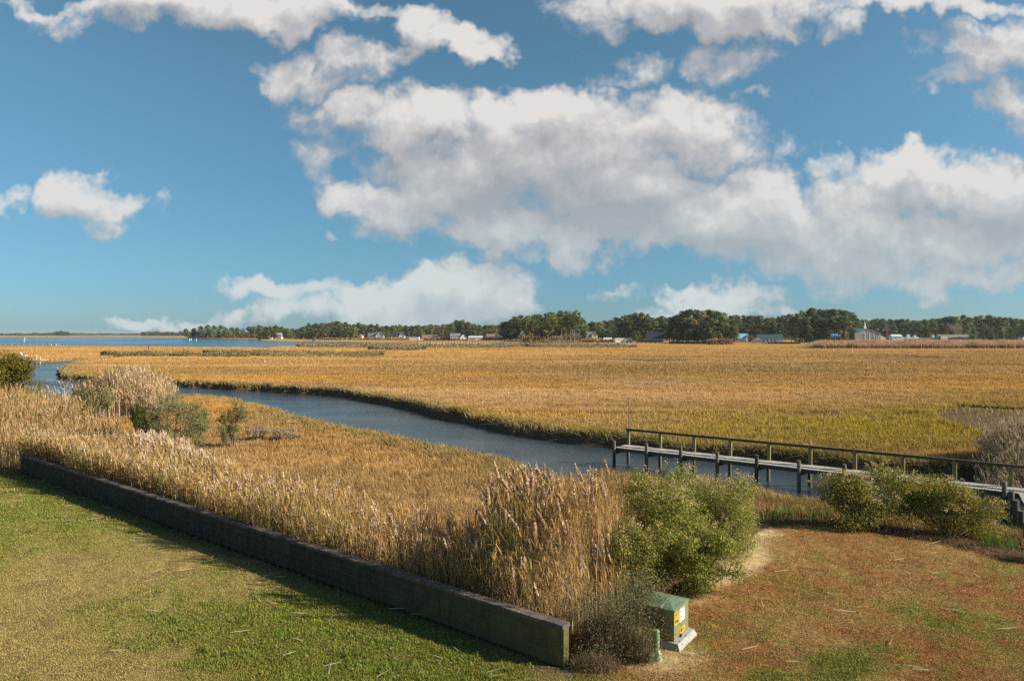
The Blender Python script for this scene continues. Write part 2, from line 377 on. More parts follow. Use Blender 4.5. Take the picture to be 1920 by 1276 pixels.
def height(X, Y):
    cd, fd, ld = creek_d(X, Y), far_d(X, Y), lawn_d(X, Y)
    z = (fbm(X*.3, Y*.3, 3, 3)-.5)*.16
    wd = np.where(Y < 620, cd, -50)
    up = sstep(-1.1, 0, wd)                         # 1 at the waterline
    z = z*(1-up)+(WZ-.04)*up
    z = np.where(wd > 0, WZ-.05-.4*sstep(0, 2.5, wd), z)
    upf = sstep(-2.2, 0, fd)
    z = np.where(fd > -2.2, z*(1-upf)+(WZ-.04)*upf, z)
    z = np.where(fd > 0, WZ-.05-.5*sstep(0, 3, fd), z)
    lz = LZ+(fbm(X*.5, Y*.5, 3, 8)-.5)*.07
    f = sstep(-3.2, .4, ld)
    # behind the wall the ground drops at once
    wdir = (WB-WA)/np.linalg.norm(WB-WA); t = (X-WA[0])*wdir[0]+(Y-WA[1])*wdir[1]
    behind = (t > -1) & (t < 39) & (ld < 0)
    f = np.where(behind, f*.55, f)
    z = z+(lz-z)*f*(wd < 0)
    z = np.where(ld > 0, lz, z)
    return z, cd, fd, ld
MUDC = C(.078, .054, .034)
def marsh_colour(X, Y):
    a = fbm(X*.045, Y*.03, 4, 21); b = fbm(X*.11+5, Y*.06, 3, 31); c = fbm(X*.9, Y*.9, 3, 41)
    gold, olive, pink, rust = C(.44, .26, .085), C(.31, .235, .06), C(.42, .28, .15), C(.37, .19, .06)
    col = np.tile(gold, (len(X), 1))
    col = mixc(col, pink, sstep(.48, .66, a))
    col = mixc(col, olive, sstep(.56, .72, b)*.75)
    col = mixc(col, rust, sstep(.62, .4, a)*.35)
    # olive yellow strip by the far side of the pier and at the right
    px, py = CX+F*X/Y, HY+F*EYE/Y
    bd = fbm(X*.02+3, Y*.055, 4, 141); col = mixc(col, C(.52, .29, .07), sstep(.50, .64, bd)*.7); col = mixc(col, C(.32, .20, .09), sstep(.48, .34, bd)*.75)
    sk = fbm(X*.012+7, Y*.07, 4, 161); col = mixc(col, C(.27, .19, .08), sstep(.60, .72, sk)*.7*sstep(60, 110, Y)); col = mixc(col, C(.60, .40, .20), sstep(.40, .28, sk)*.6*sstep(60, 110, Y))
    g1 = np.exp(-(((px-1720)/280)**2+((py-800)/46)**2)); g2 = np.exp(-(((px-1330)/240)**2+((py-805)/34)**2))*.7
    col = mixc(col, C(.36, .29, .035), np.clip((g1+g2)*(.35+1.2*fbm(X*.12, Y*.12, 3, 171)), 0, 1)*.9)
    g3 = np.exp(-(((px-900)/130)**2+((py-745)/14)**2))+np.exp(-(((px-1500)/300)**2+((py-745)/25)**2))
    col = mixc(col, C(.55, .34, .17), np.clip(g3, 0, 1)*.4)
    near_ = sstep(70, 45, Y)*(X < 14)
    col = mixc(col, C(.44, .28, .12), near_*.65)
    far_ = sstep(120, 400, Y)
    col = mixc(col, C(.50, .29, .095), far_*.65)
    st = fbm(X*.018, Y*.006, 4, 93); st2 = fbm(X*.004, Y*.012, 3, 94)
    col = col*(1+(.62*(st-.5)+.5*(st2-.5))*sstep(60, 200, Y))[:, None]
    return col*(.78+.44*c)[:, None]*C(.79, .755, .70)
def lawn_colour(X, Y):
    px, py = CX+F*X/Y, HY+F*(EYE-LZ)/Y
    a = fbm(X*.5, Y*.5, 4, 51); b = fbm(X*1.7, Y*1.7, 4, 61); c = fbm(X*6, Y*6, 3, 71)
    green, straw, brown, lush = C(.20, .205, .042), C(.35, .27, .10), C(.29, .19, .09), C(.155, .225, .032)
    def G(x, y, rx, ry): return np.exp(-(((px-x)/rx)**2+((py-y)/ry)**2))
    gr = G(420,1190,230,55)+G(640,1150,160,40)+G(840,1260,170,40)+G(90,960,200,60)*.7+G(330,1130,150,25)*.3+G(760,1210,120,50)+G(560,1250,150,50)*.7+G(20,880,80,25)
    dr = G(150,1080,150,60)+G(60,1200,170,60)+G(230,1250,140,30)+G(420,1040,130,35)*.6+G(700,1240,60,20)
    t = sstep(.12, .82, a*.50+b*.35+(c-.5)*.6+gr*.30-dr*.28+.0)
    left = mixc(mixc(np.tile(straw, (len(X), 1)), brown, sstep(.5, .7, b)*.6), green, np.clip(t*1.15, 0, 1))
    left = mixc(left, lush, np.clip(gr, 0, 1)*sstep(.42, .75, b*.7+c*.3)*.8)
    rust, tan, sand, g2 = C(.33, .165, .062), C(.385, .25, .10), C(.64, .48, .27), C(.19, .225, .04)
    tr = sstep(.35, .65, a*.7+b*.3)
    right = mixc(np.tile(rust, (len(X), 1)), tan, tr*.75)
    gg = G(1790,1165,130,35)+G(1620,1230,120,40)+G(1300,1100,30,18)+G(1330,1200,60,45)*.8+G(1870,1070,120,30)*.7+G(1700,1130,60,20)*.6+G(1570,1260,70,30)+G(1420,1270,80,20)+G(1880,1240,80,60)*.6+G(1500,1020,60,20)*.3
    right = mixc(right, g2, np.clip(sstep(.42, .85, gg*.50+b*.45+(c-.5)*.45), 0, 1)*.85)
    right = mixc(right, C(.25, .23, .06), sstep(.50, .70, fbm(X*.9+9, Y*.9, 4, 131))*.55)
    ss = G(1390,1040,48,26)*1.5+G(1350,1075,46,20)*1.2+G(1290,1120,80,20)*.5+G(1250,1235,90,30)*.6+G(1430,1000,50,14)*.6
    right = mixc(right, sand, np.clip(sstep(.3, .9, ss+b*.3), 0, 1)*.85)
    wdir = (WB-WA)/np.linalg.norm(WB-WA)
    side = (X-WA[0])*wdir[1]-(Y-WA[1])*wdir[0]      # + is on the marsh side of the wall line
    f = sstep(1060, 1240, px+(a-.5)*160)
    return mixc(left, right, f)*(.72+.56*c)[:, None], ss

def build_ground():
    s = np.concatenate([np.linspace(1/6.5, 1/30, 260, endpoint=False), np.linspace(1/30, 1/120, 640, endpoint=False), np.linspace(1/120, 1/700, 270, endpoint=False), np.linspace(1/700, 1/14000, 130)])
    rows = 1/s; nc = 1050
    us = np.linspace(-1.05, 1.05, nc)
    Y = np.repeat(rows, nc); X = np.tile(us, len(rows))*Y
    z, cd, fd, ld = height(X, Y)
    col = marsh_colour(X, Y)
    px, py = CX+F*X/Y, HY+F*EYE/Y
    # under the blades the marsh floor is darker thatch
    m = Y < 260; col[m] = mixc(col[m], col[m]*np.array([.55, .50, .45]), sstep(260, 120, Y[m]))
    dk = fbm(X*.02, Y*.008, 4, 91)
    col = col*(.80+.4*dk)[:, None]
    lc, ss = lawn_colour(X, np.maximum(Y, 6))
    col = mixc(col, lc*.8, sstep(-.35, .15, ld))
    litter = C(.20, .13, .075)
    col = mixc(col, litter, sstep(-2.6, -.6, ld)*sstep(.9, -.1, ld)*(X > 3)*(.75))
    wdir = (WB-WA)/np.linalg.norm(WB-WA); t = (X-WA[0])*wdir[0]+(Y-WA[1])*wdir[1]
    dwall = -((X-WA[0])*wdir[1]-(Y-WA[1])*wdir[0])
    bare = sstep(1.3, .35, np.abs(dwall))*(t > -1.2)*(t < 39)  # strip at the wall foot: soil and litter, darkened to paint in wall shade
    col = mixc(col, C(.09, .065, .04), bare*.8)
    mud = np.maximum(sstep(-1.15, -.55, cd)*(Y < 620), sstep(-2.4, -1.2, fd))
    mud = np.maximum(mud, sstep(-.4, .8, sdpoly(X, Y, MUD)*(Y < 120)+(-9.)*(Y >= 120))*.9)
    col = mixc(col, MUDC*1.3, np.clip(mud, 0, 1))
    i = np.arange(len(rows)-1)[:, None]*nc+np.arange(nc-1)[None, :]
    i = i.ravel()
    Fa = np.stack([i, i+1, i+1+nc, i+nc], 1)
    V = np.stack([X, Y, z], 1)
    # near strip behind the first row, carried back under and behind the viewer
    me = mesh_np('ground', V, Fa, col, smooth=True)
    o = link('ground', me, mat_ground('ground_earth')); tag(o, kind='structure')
    return o
build_ground()
mb = MB(); nrm = MUDC
mb.col = tuple(C(.13, .13, .035)); mb.add([(-60, -60, LZ), (60, -60, LZ), (60, 6.6, LZ), (-60, 6.6, LZ)], [(0, 1, 2, 3)])
o = mb.build('lawn', bpy.data.materials['ground_earth']); tag(o, kind='structure')

# ---------- water ----------
def mat_water():
    m, nt = newmat('water')
    out = N(nt, 'ShaderNodeOutputMaterial'); b = N(nt, 'ShaderNodeBsdfPrincipled')
    inp(b, 'Base Color', (.030, .040, .040, 1)); inp(b, 'Roughness', .08); inp(b, 'IOR', 1.33); inp(b, 'Specular IOR Level', .5)
    geo = N(nt, 'ShaderNodeNewGeometry'); mp = N(nt, 'ShaderNodeMapping'); inp(mp, 'Scale', (1.0, 1.6, 1)); inp(mp, 'Rotation', (0, 0, .35))
    L(nt, geo.outputs['Position'], mp.inputs[0])
    n1 = N(nt, 'ShaderNodeTexNoise'); inp(n1, 'Scale', 3.4); inp(n1, 'Detail', 4); inp(n1, 'Roughness', .6); L(nt, mp.outputs[0], n1.inputs['Vector'])
    n2 = N(nt, 'ShaderNodeTexNoise'); inp(n2, 'Scale', .12); inp(n2, 'Detail', 3); L(nt, mp.outputs[0], n2.inputs['Vector'])
    s = N(nt, 'ShaderNodeMapRange'); inp(s, 'From Min', .3); inp(s, 'From Max', .7); inp(s, 'To Min', .25); inp(s, 'To Max', .9); L(nt, n2.outputs['Fac'], s.inputs['Value'])
    bp = N(nt, 'ShaderNodeBump'); inp(bp, 'Distance', .075); L(nt, s.outputs[0], bp.inputs['Strength']); L(nt, n1.outputs['Fac'], bp.inputs['Height'])
    L(nt, bp.outputs[0], b.inputs['Normal']); L(nt, b.outputs[0], out.inputs[0])
    # deep open bay water is bluer than the silty creek
    sx = N(nt, 'ShaderNodeSeparateXYZ'); L(nt, geo.outputs['Position'], sx.inputs[0])
    mr_ = N(nt, 'ShaderNodeMapRange'); inp(mr_, 'From Min', 90); inp(mr_, 'From Max', 420); L(nt, sx.outputs[1], mr_.inputs['Value'])
    cm = N(nt, 'ShaderNodeMix', data_type='RGBA'); L(nt, mr_.outputs[0], cm.inputs[0]); cm.inputs[6].default_value = (.034, .052, .062, 1); cm.inputs[7].default_value = (.012, .070, .12, 1)
    L(nt, cm.outputs[2], b.inputs['Base Color'])
    n3 = N(nt, 'ShaderNodeTexNoise'); inp(n3, 'Scale', .035); inp(n3, 'Detail', 5)
    mp3 = N(nt, 'ShaderNodeMapping'); inp(mp3, 'Scale', (.25, 1.5, 1)); L(nt, geo.outputs['Position'], mp3.inputs[0]); L(nt, mp3.outputs[0], n3.inputs['Vector'])
    r3 = N(nt, 'ShaderNodeMapRange'); inp(r3, 'From Min', .35); inp(r3, 'From Max', .65); inp(r3, 'To Min', .06); inp(r3, 'To Max', .34); L(nt, n3.outputs['Fac'], r3.inputs['Value']); L(nt, r3.outputs[0], b.inputs['Roughness'])
    return m
mb = MB(); mb.add([(-15000, 22, WZ), (15000, 22, WZ), (15000, 14000, WZ), (-15000, 14000, WZ)], [(0, 1, 2, 3)])
tag(mb.build('water', mat_water()), kind='structure')
# ---------- plant matter ----------
M_GRASS = mat_blade('grass_blade', .25); M_REED = mat_blade('reed_blade', .3); M_LEAF = mat_blade('leaf', .28)
M_BARK = mat_solid('bark', (.16, .115, .08), rough=.9, noise=.4, nscale=8, stretch=(3, 3, 1))
M_TWIG = mat_solid('twig', (.17, .125, .09), rough=.9, noise=.3, nscale=9)

def blades(P, h, w, lean, col, tipgain=1.15, yaw=None, mid=.55):
    """bent tapering blades: 5 points, 3 triangles each"""
    n = len(P)
    yaw = rng.uniform(0, math.pi, n) if yaw is None else yaw
    sx, sy = np.cos(yaw)*w*.5, np.sin(yaw)*w*.5
    side = np.stack([sx, sy, np.zeros(n)], 1)
    up = np.zeros((n, 3)); up[:, 2] = h
    ln = np.zeros((n, 3)); ln[:, :2] = lean*h[:, None]
    m = P+up*mid+ln*.3; t = P+up*np.sqrt(np.clip(1-(lean**2).sum(1)*.3, .2, 1))[:, None]+ln
    V = np.stack([P-side, P+side, m-side*.8, m+side*.8, t], 1)
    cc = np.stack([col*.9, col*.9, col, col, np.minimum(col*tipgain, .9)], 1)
    b = np.arange(n)[:, None]*5
    Fa = np.concatenate([b+np.array([[0, 1, 3]]), b+np.array([[0, 3, 2]]), b+np.array([[2, 3, 4]])], 0)
    return V.reshape(-1, 3), Fa, cc.reshape(-1, 3)
def join(parts):
    V, Fa, Cc, n = [], [], [], 0
    for v, f, c in parts:
        V.append(v); Fa.append(f+n); Cc.append(c); n += len(v)
    return np.concatenate(V), np.concatenate(Fa), np.concatenate(Cc)
def leafs(P, Nn, size, col, aspect=.55, tip=None):
    """one rhombic leaf per point, facing Nn"""
    n = len(P)
    Nn = Nn/np.maximum(np.linalg.norm(Nn, axis=1), 1e-6)[:, None]
    r = rng.normal(size=(n, 3)) if tip is None else tip+rng.normal(size=(n, 3))*.35
    a = r-(r*Nn).sum(1)[:, None]*Nn; a /= np.maximum(np.linalg.norm(a, axis=1), 1e-6)[:, None]
    b = np.cross(Nn, a)
    s = np.broadcast_to(np.asarray(size), (n,))[:, None]
    V = np.stack([P-a*s*.5, P+b*s*.5*aspect, P+a*s*.5, P-b*s*.5*aspect], 1)
    i = np.arange(n)[:, None]*4
    Fa = np.concatenate([i+np.array([[0, 1, 2]]), i+np.array([[0, 2, 3]])], 0)
    return V.reshape(-1, 3), Fa, np.repeat(col, 4, axis=0)
def screen_sample(n, y0, y1, ulim=.80, p=1.0):
    """more per square metre near, fewer far"""
    t = rng.uniform(0, 1, n)
    s = 1/y1+(1/y0-1/y1)*t**p
    Y = 1/s; return rng.uniform(-ulim, ulim, n)*Y, Y

# ---------- marsh grass ----------
def marsh_grass(n, y0, y1, seedp, wpx, hbase, name_rows):
    X, Y = screen_sample(n, y0, y1, p=seedp)
    z, cd, fd, ld = height(X, Y)
    mud = sdpoly(X, Y, MUD)
    k = (cd < -1.0+.4*rng.uniform(-1, 1, n)) & (fd < -1.3) & (ld < -1.6-1.3*(X > 8)+rng.normal(0, .5, n)) & ((mud < .2) | (rng.uniform(0, 1, n) < .03))
    # the reed belt has its own plants
    for poly in REEDPOLY: k &= ~(sdpoly(X, Y, poly) > .2)
    X, Y, z, cd, fd = X[k], Y[k], z[k], cd[k], fd[k]; n = len(X)
    col = marsh_colour(X, Y)
    h = hbase*(.65+.7*fbm(X*.35, Y*.35, 3, 77))*rng.uniform(.65, 1.2, n)
    edge = sstep(-5.5, -.8, cd)
    farside = Y > 60-.0*X
    h = h*(1+edge*.45)
    w_ = np.maximum(.012, wpx*Y/711)*rng.uniform(.6, 1.4, n)
    clump = fbm(X*1.6, Y*1.6, 2, 88)
    near_k = sstep(260, 70, Y)
    clump = .5+(clump-.5)*(.25+.75*near_k)
    col = col*(.60+.8*clump)[:, None]*(1+rng.uniform(-.28, .28, n)*(.15+.85*near_k))[:, None]
    col = mixc(col, C(.11, .085, .04), sstep(-7, -3, fd)*.8)
    h = h*(1-.5*sstep(-8, -3, fd))
    col = mixc(col, C(.15, .155, .05), edge*.75*rng.uniform(.3, 1, n))
    col = mixc(col, C(.55, .40, .22), (rng.uniform(0, 1, n) < .10)*.7)
    fal = (rng.uniform(0, 1, n) < .30*sstep(-1.8, -.8, cd)); col = mixc(col, C(.34, .28, .18), fal*.8)
    lean = rng.normal(0, .22, (n, 2)); lean[:, 0] -= .12
    lean = lean*(1+2.5*fal)[:, None]
    lean *= (1+edge*1.0)[:, None]
    P = np.stack([X, Y, z-.03], 1)
    yaw = np.where(rng.uniform(0, 1, n) < .15+.55*sstep(110, 40, Y), rng.uniform(0, math.pi, n), math.pi/4+rng.normal(0, .35, n))
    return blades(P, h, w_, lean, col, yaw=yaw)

# reed belt behind the block wall
wd_ = (WB-WA)/np.linalg.norm(WB-WA); wn_ = np.array([-wd_[1], wd_[0]])
if wn_[1] < 0: wn_ = -wn_
def off(t, d): p = WA+wd_*t+wn_*d; return (float(p[0]), float(p[1]))
BELT = [off(-.3, .40), off(39.5, .40), (-31.5, 42.3), (-38, 43.5), (-60, 44), (-75, 60), (-62, 72), (-42, 62), (-31, 53), (-21, 43.6), (-12, 32.8), (-4.6, 26.4), (-.6, 24.2), (2.6, 24.6), (4.2, 22.8), (3.6, 20.4), (2.2, 18.6)]
PATCH = [(-45.5, 73.5), (-47.5, 80), (-46, 87), (-41, 87), (-37.8, 80), (-36.3, 73), (-41, 70.5)]
EDGE = [(26.6, 39.5), (29, 44), (33, 49.5), (42, 50), (44, 38), (31.5, 37)]
REEDPOLY = [BELT, PATCH]

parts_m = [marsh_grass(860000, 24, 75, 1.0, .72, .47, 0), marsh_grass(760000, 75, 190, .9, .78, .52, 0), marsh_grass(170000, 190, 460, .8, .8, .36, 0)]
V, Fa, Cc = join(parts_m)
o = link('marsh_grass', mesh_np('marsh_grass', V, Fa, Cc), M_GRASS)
tag(o, 'golden brown cordgrass covering the salt marsh on both sides of the creek', 'grass', kind='stuff')
del parts_m, V, Fa, Cc

# ---------- lawn grass ----------
def lawn_grass():
    n = 900000
    X, Y = screen_sample(n, 14.5, 47, p=1.0)
    z, cd, fd, ld = height(X, Y)
    col, sand = lawn_colour(X, Y)
    dwl = (X-WA[0])*wn_[0]+(Y-WA[1])*wn_[1]; twl = (X-WA[0])*wd_[0]+(Y-WA[1])*wd_[1]
    k = (ld > -.5+.5*rng.uniform(-1, 1, n)) & ~((np.abs(dwl) < 1.2*rng.uniform(0, 1, n)+.1) & (twl > -.5) & (twl < 39)) & (rng.uniform(0, 1, n) > np.clip(sand*1.1, 0, .93)) & (rng.uniform(0, 1, n) > sstep(.9, -.3, ld)*.75*(X > 3))
    X, Y, z, col = X[k], Y[k], z[k], col[k]; n = len(X)
    g = np.clip((col[:, 1]/col[:, 0]-.85)*3, 0, 1)
    h = (.030+.035*g)*rng.uniform(.5, 1.6, n)*(.7+.6*fbm(X*2, Y*2, 2, 99))
    tuft = sstep(.66, .8, fbm(X*1.3, Y*1.3, 3, 123))*g
    h = h*(1+1.1*tuft)
    col = col*rng.uniform(.42, 1.55, n)[:, None]
    col = mixc(col, C(.50, .38, .18), (rng.uniform(0, 1, n) < .10)*.7)
    w_ = np.maximum(.006, .75*Y/711)*rng.uniform(.5, 1.2, n)
    lean = rng.normal(0, .5, (n, 2))
    return blades(np.stack([X, Y, z-.006], 1), h, w_, lean, col)
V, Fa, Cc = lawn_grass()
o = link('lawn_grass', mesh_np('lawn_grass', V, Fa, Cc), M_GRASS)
tag(o, 'short patchy green and straw lawn grass in front of the block wall', 'grass', kind='stuff')

# fallen reed stalks and dead leaves on the lawn
def litter():
    n = 900
    X = rng.uniform(-26, 26, n); Y = rng.uniform(15.5, 40, n)
    z, cd, fd, ld = height(X, Y)
    t = (X-WA[0])*wd_[0]+(Y-WA[1])*wd_[1]; dw = (X-WA[0])*wn_[0]+(Y-WA[1])*wn_[1]
    pw = np.where((dw > -3.2) & (dw < -.2) & (X < 2), .9, .30)
    shore = (ld > -1.8) & (ld < .9) & (X > 4)
    pw = np.where(shore, 1.0, pw); pw = np.where(dw > 0, np.where(X > 3, pw, 0), pw)
    k = (rng.uniform(0, 1, n) < pw) & (ld > -1.8)
    X, Y, z = X[k], Y[k], z[k]; n = len(X)
    a = rng.normal(.25, .8, n); Ls = rng.uniform(.12, .6, n); w_ = rng.uniform(.008, .02, n)
    dx, dy = np.cos(a)*Ls/2, np.sin(a)*Ls/2; nx, ny = -np.sin(a)*w_/2, np.cos(a)*w_/2
    zz = z+.05; ti = rng.uniform(0, .04, n)
    V = np.stack([np.stack([X-dx-nx, Y-dy-ny, zz], 1), np.stack([X+dx-nx, Y+dy-ny, zz+ti], 1), np.stack([X+dx+nx, Y+dy+ny, zz+ti], 1), np.stack([X-dx+nx, Y-dy+ny, zz+.006], 1),
                  np.stack([X, Y, zz+.016+ti/2], 1)], 1)
    i = np.arange(n)[:, None]*5
    Fa = np.concatenate([i+np.array([[0, 1, 4]]), i+np.array([[1, 2, 4]]), i+np.array([[2, 3, 4]]), i+np.array([[3, 0, 4]])])
    col = C(.62, .50, .34)*rng.uniform(.6, 1.25, n)[:, None]
    return V.reshape(-1, 3), Fa, np.repeat(col, 5, axis=0)
V, Fa, Cc = litter()
nl = 170
X = rng.uniform(-16, 12, nl); Y = rng.uniform(16.5, 30, nl); z, _, _, ld = height(X, Y); k = ld > .3
lf = leafs(np.stack([X, Y, z+.05], 1)[k], rng.normal(0, .5, (k.sum(), 3))+C(0, 0, 1), .09, (C(.42, .17, .06)*rng.uniform(.6, 1.3, (k.sum(), 1))))
V, Fa, Cc = join([(V, Fa, Cc), lf])
o = link('reed_litter', mesh_np('reed_litter', V, Fa, Cc), M_REED)
tag(o, 'broken straw coloured reed stalks and dry leaves strewn over the lawn', 'litter', kind='stuff')

# ---------- common reed ----------
def plume(P, Hh, dirv, size, col, k=16):
    """feathery nodding seed head: k drooping tapering strands around the stem tip"""
    n = len(P)
    out = []
    for j in range(k):
        t = rng.uniform(0, 1, n)**1.3
        base = P+dirv*(t*size*.75)[:, None]
        base[:, 2] += t*size*.85
        ang = rng.uniform(0, 2*math.pi, n)
        ln = size*(1.05-t*.85)*rng.uniform(.22, .42, n)
        tipd = np.stack([np.cos(ang)*.26, np.sin(ang)*.26, np.full(n, .85)], 1)+dirv*.9
        tip = base+tipd*ln[:, None]
        s = np.stack([-np.sin(ang), np.cos(ang), np.zeros(n)], 1)*(size*.068*rng.uniform(.6, 1.3, n))[:, None]
        m_ = base*.45+tip*.55
        V = np.stack([base, m_-s, m_+s, tip], 1)
        i = np.arange(n)[:, None]*4
        Fa = np.concatenate([i+np.array([[0, 1, 2]]), i+np.array([[1, 3, 2]])])
        out.append((V.reshape(-1, 3), Fa, np.repeat(col*rng.uniform(.75, 1.2, n)[:, None], 4, axis=0)))
    return join(out)
def reeds(poly, n, hfun, stemcol, leafcol, plumecol, wmin=.011, plume_p=.6, nleaf=6, plen=(.22, .42), leanb=(-.05, 0), edgefade=True, pk=16, wpx=.55, lw=.65, fmin=.38, outer=None):
    P = np.array(poly); x0, y0 = P.min(0); x1, y1 = P.max(0)
    X = rng.uniform(x0, x1, n*3); Y = rng.uniform(y0, y1, n*3)
    d = sdpoly(X, Y, poly)+(fbm(X*.5, Y*.5, 2, 7)-.5)*1.6*edgefade
    k = d > 0; X, Y, d = X[k][:n], Y[k][:n], d[k][:n]; n = len(X)
    z = height(X, Y)[0]
    h = hfun(X, Y)*rng.uniform(.80, 1.10, n)
    lean = np.stack([rng.normal(leanb[0], .07, n), rng.normal(leanb[1], .07, n)], 1)
    base = np.stack([X, Y, z-.03], 1)
    dist = np.maximum(Y, 15)
    w_ = np.maximum(wmin, wpx*dist/711)*rng.uniform(.8, 1.2, n)
    sv = rng.uniform(.45, 1.35, n)[:, None]
    grey = (rng.uniform(0, 1, n) < .28)[:, None]
    sc = np.where(grey, C(.50, .42, .31), stemcol)*sv
    parts = [blades(base, h, w_, lean, sc, tipgain=1.0)]
    t3 = np.zeros((n, 3)); t3[:, :2] = lean*h[:, None]
    for j in range(nleaf):
        f = rng.uniform(fmin, .97, n)
        p = base.copy(); p[:, 2] += h*f; p[:, :2] += lean*(h*f**1.5)[:, None]
        a = rng.uniform(0, 2*math.pi, n); ln = rng.uniform(.18, .42, n)*(h/2.6)
        tgt = np.stack([np.cos(a), np.sin(a)], 1)
        tgt[:, 0] -= .35
        lw_ = np.maximum(.018, lw*dist/711)*rng.uniform(.6, 1.3, n)
        lv = leafcol*rng.uniform(.5, 1.4, n)[:, None]
        gr = (rng.uniform(0, 1, n) < .05+.35*sstep(.52, .68, fbm(X*.3+4, Y*.3, 3, 151)))
        lv = mixc(lv, C(.26, .27, .07), gr*.8)
        parts.append(blades(p, ln, lw_, tgt*rng.uniform(.4, 1.2, n)[:, None], lv, mid=.7))
    if outer is not None: plume_p = np.clip(plume_p*(.55+3.2*sstep(3.2, .3, np.abs(outer(X, Y)))), 0, 1)
    pr = (rng.uniform(0, 1, n) < plume_p*np.clip(.55+ .9*(fbm(X*.4, Y*.4, 2, 66)-.2), .2, 1.3))
    if pr.any():
        q = base[pr].copy(); q[:, 2] += h[pr]*.97; q[:, :2] += lean[pr]*h[pr][:, None]
        m = pr.sum()
        dv = np.stack([rng.normal(-.22, .25, m), rng.normal(0, .22, m), rng.uniform(-.1, .15, m)], 1)
        parts.append(plume(q, h[pr], dv, rng.uniform(plen[0], plen[1], m), (plumecol if outer is None else mixc(np.tile(plumecol, (m, 1)), C(.74, .60, .47), sstep(4, .5, np.abs(outer(q[:, 0], q[:, 1])))))*rng.uniform(.75, 1.25, m)[:, None], k=pk))
    return join(parts)
def hb(X, Y):
    t = (X-WA[0])*wd_[0]+(Y-WA[1])*wd_[1]
    h = 1.95+.65*fbm(X*.25, Y*.25, 2, 44)
    h = h+.7*sstep(2.8, .8, np.abs(X-.8)+.35*np.abs(Y-22))*(Y > 18.5)
    h = h+1.1*sstep(44, 62, Y)+.5*sstep(-29, -34, X)*sstep(41, 44, Y)
    low = sstep(-.5, .8, X)*sstep(21, 19, Y); h = h*(1-.25*low)
    return h
split = -9.0
tan, gold, plc = C(.50, .34, .17), C(.47, .30, .12), C(.64, .49, .35)
def reed_obj(name, parts, label):
    V, Fa, Cc = join(parts) if isinstance(parts, list) else parts
    o = link(name, mesh_np(name, V, Fa, Cc), M_REED); tag(o, label, 'reeds', kind='stuff'); return o
reed_obj('common_reeds', [reeds(BELT[:2]+[(-31.5, 42.3), (-22, 44.5)]+BELT[10:], 24000, hb, tan, gold, plc, plume_p=.12, pk=22, plen=(.30, .52), fmin=.5, outer=lambda X, Y: (X-WA[0])*wn_[0]+(Y-WA[1])*wn_[1]-6.6),
                          reeds([off(20, .4), off(39.5, .4), (-31.5, 42.3), (-38, 43.5), (-60, 44), (-75, 60), (-62, 72), (-42, 62), (-31, 53), (-22, 44.5)], 15000, hb, tan, gold*.95, plc*C(.88, .82, .80), plume_p=.5, pk=9, nleaf=5)],
         'belt of tall tan reeds with feathery plumes growing behind the block wall')
tallp = [(-.5, 20.2), (-.6, 23.2), (.8, 24.9), (3.0, 24.6), (3.7, 22.4), (2.9, 20.2), (1.7, 18.7), (.6, 19.2)]
reed_obj('tall_reeds', reeds(tallp, 1250, lambda X, Y: 3.35+.5*fbm(X*.6, Y*.6, 2, 14)-.9*sstep(20.5, 18.8, Y), C(.50, .40, .27), C(.44, .27, .10), C(.62, .45, .29), plume_p=.22, pk=46, nleaf=6, plen=(.40, .70), fmin=.62),
         'tallest reeds with large russet plumes and bare grey stalks between wall end and green bushes')
reed_obj('pale_reeds', reeds(PATCH, 5200, lambda X, Y: 2.3+1.7*sstep(-.3, 3.5, sdpoly(X, Y, PATCH))+.9*fbm(X*.4, Y*.4, 2, 9), C(.62, .46, .29), C(.60, .43, .25), C(.30, .19, .13), plume_p=.5, pk=8, nleaf=4),
         'dense stand of pale pinkish reeds with dark plumes beside the upper creek')
reed_obj('leaning_reeds', reeds(EDGE, 3600, lambda X, Y: 1.3+1.7*sstep(-.3, 3.5, sdpoly(X, Y, EDGE))+.9*fbm(X*.3, Y*.3, 2, 19), C(.48, .36, .24), C(.42, .31, .20), C(.56, .43, .31), plume_p=.55, pk=10, leanb=(-.32, 0)),
         'grey brown reeds leaning over the mud patch beyond the pier')
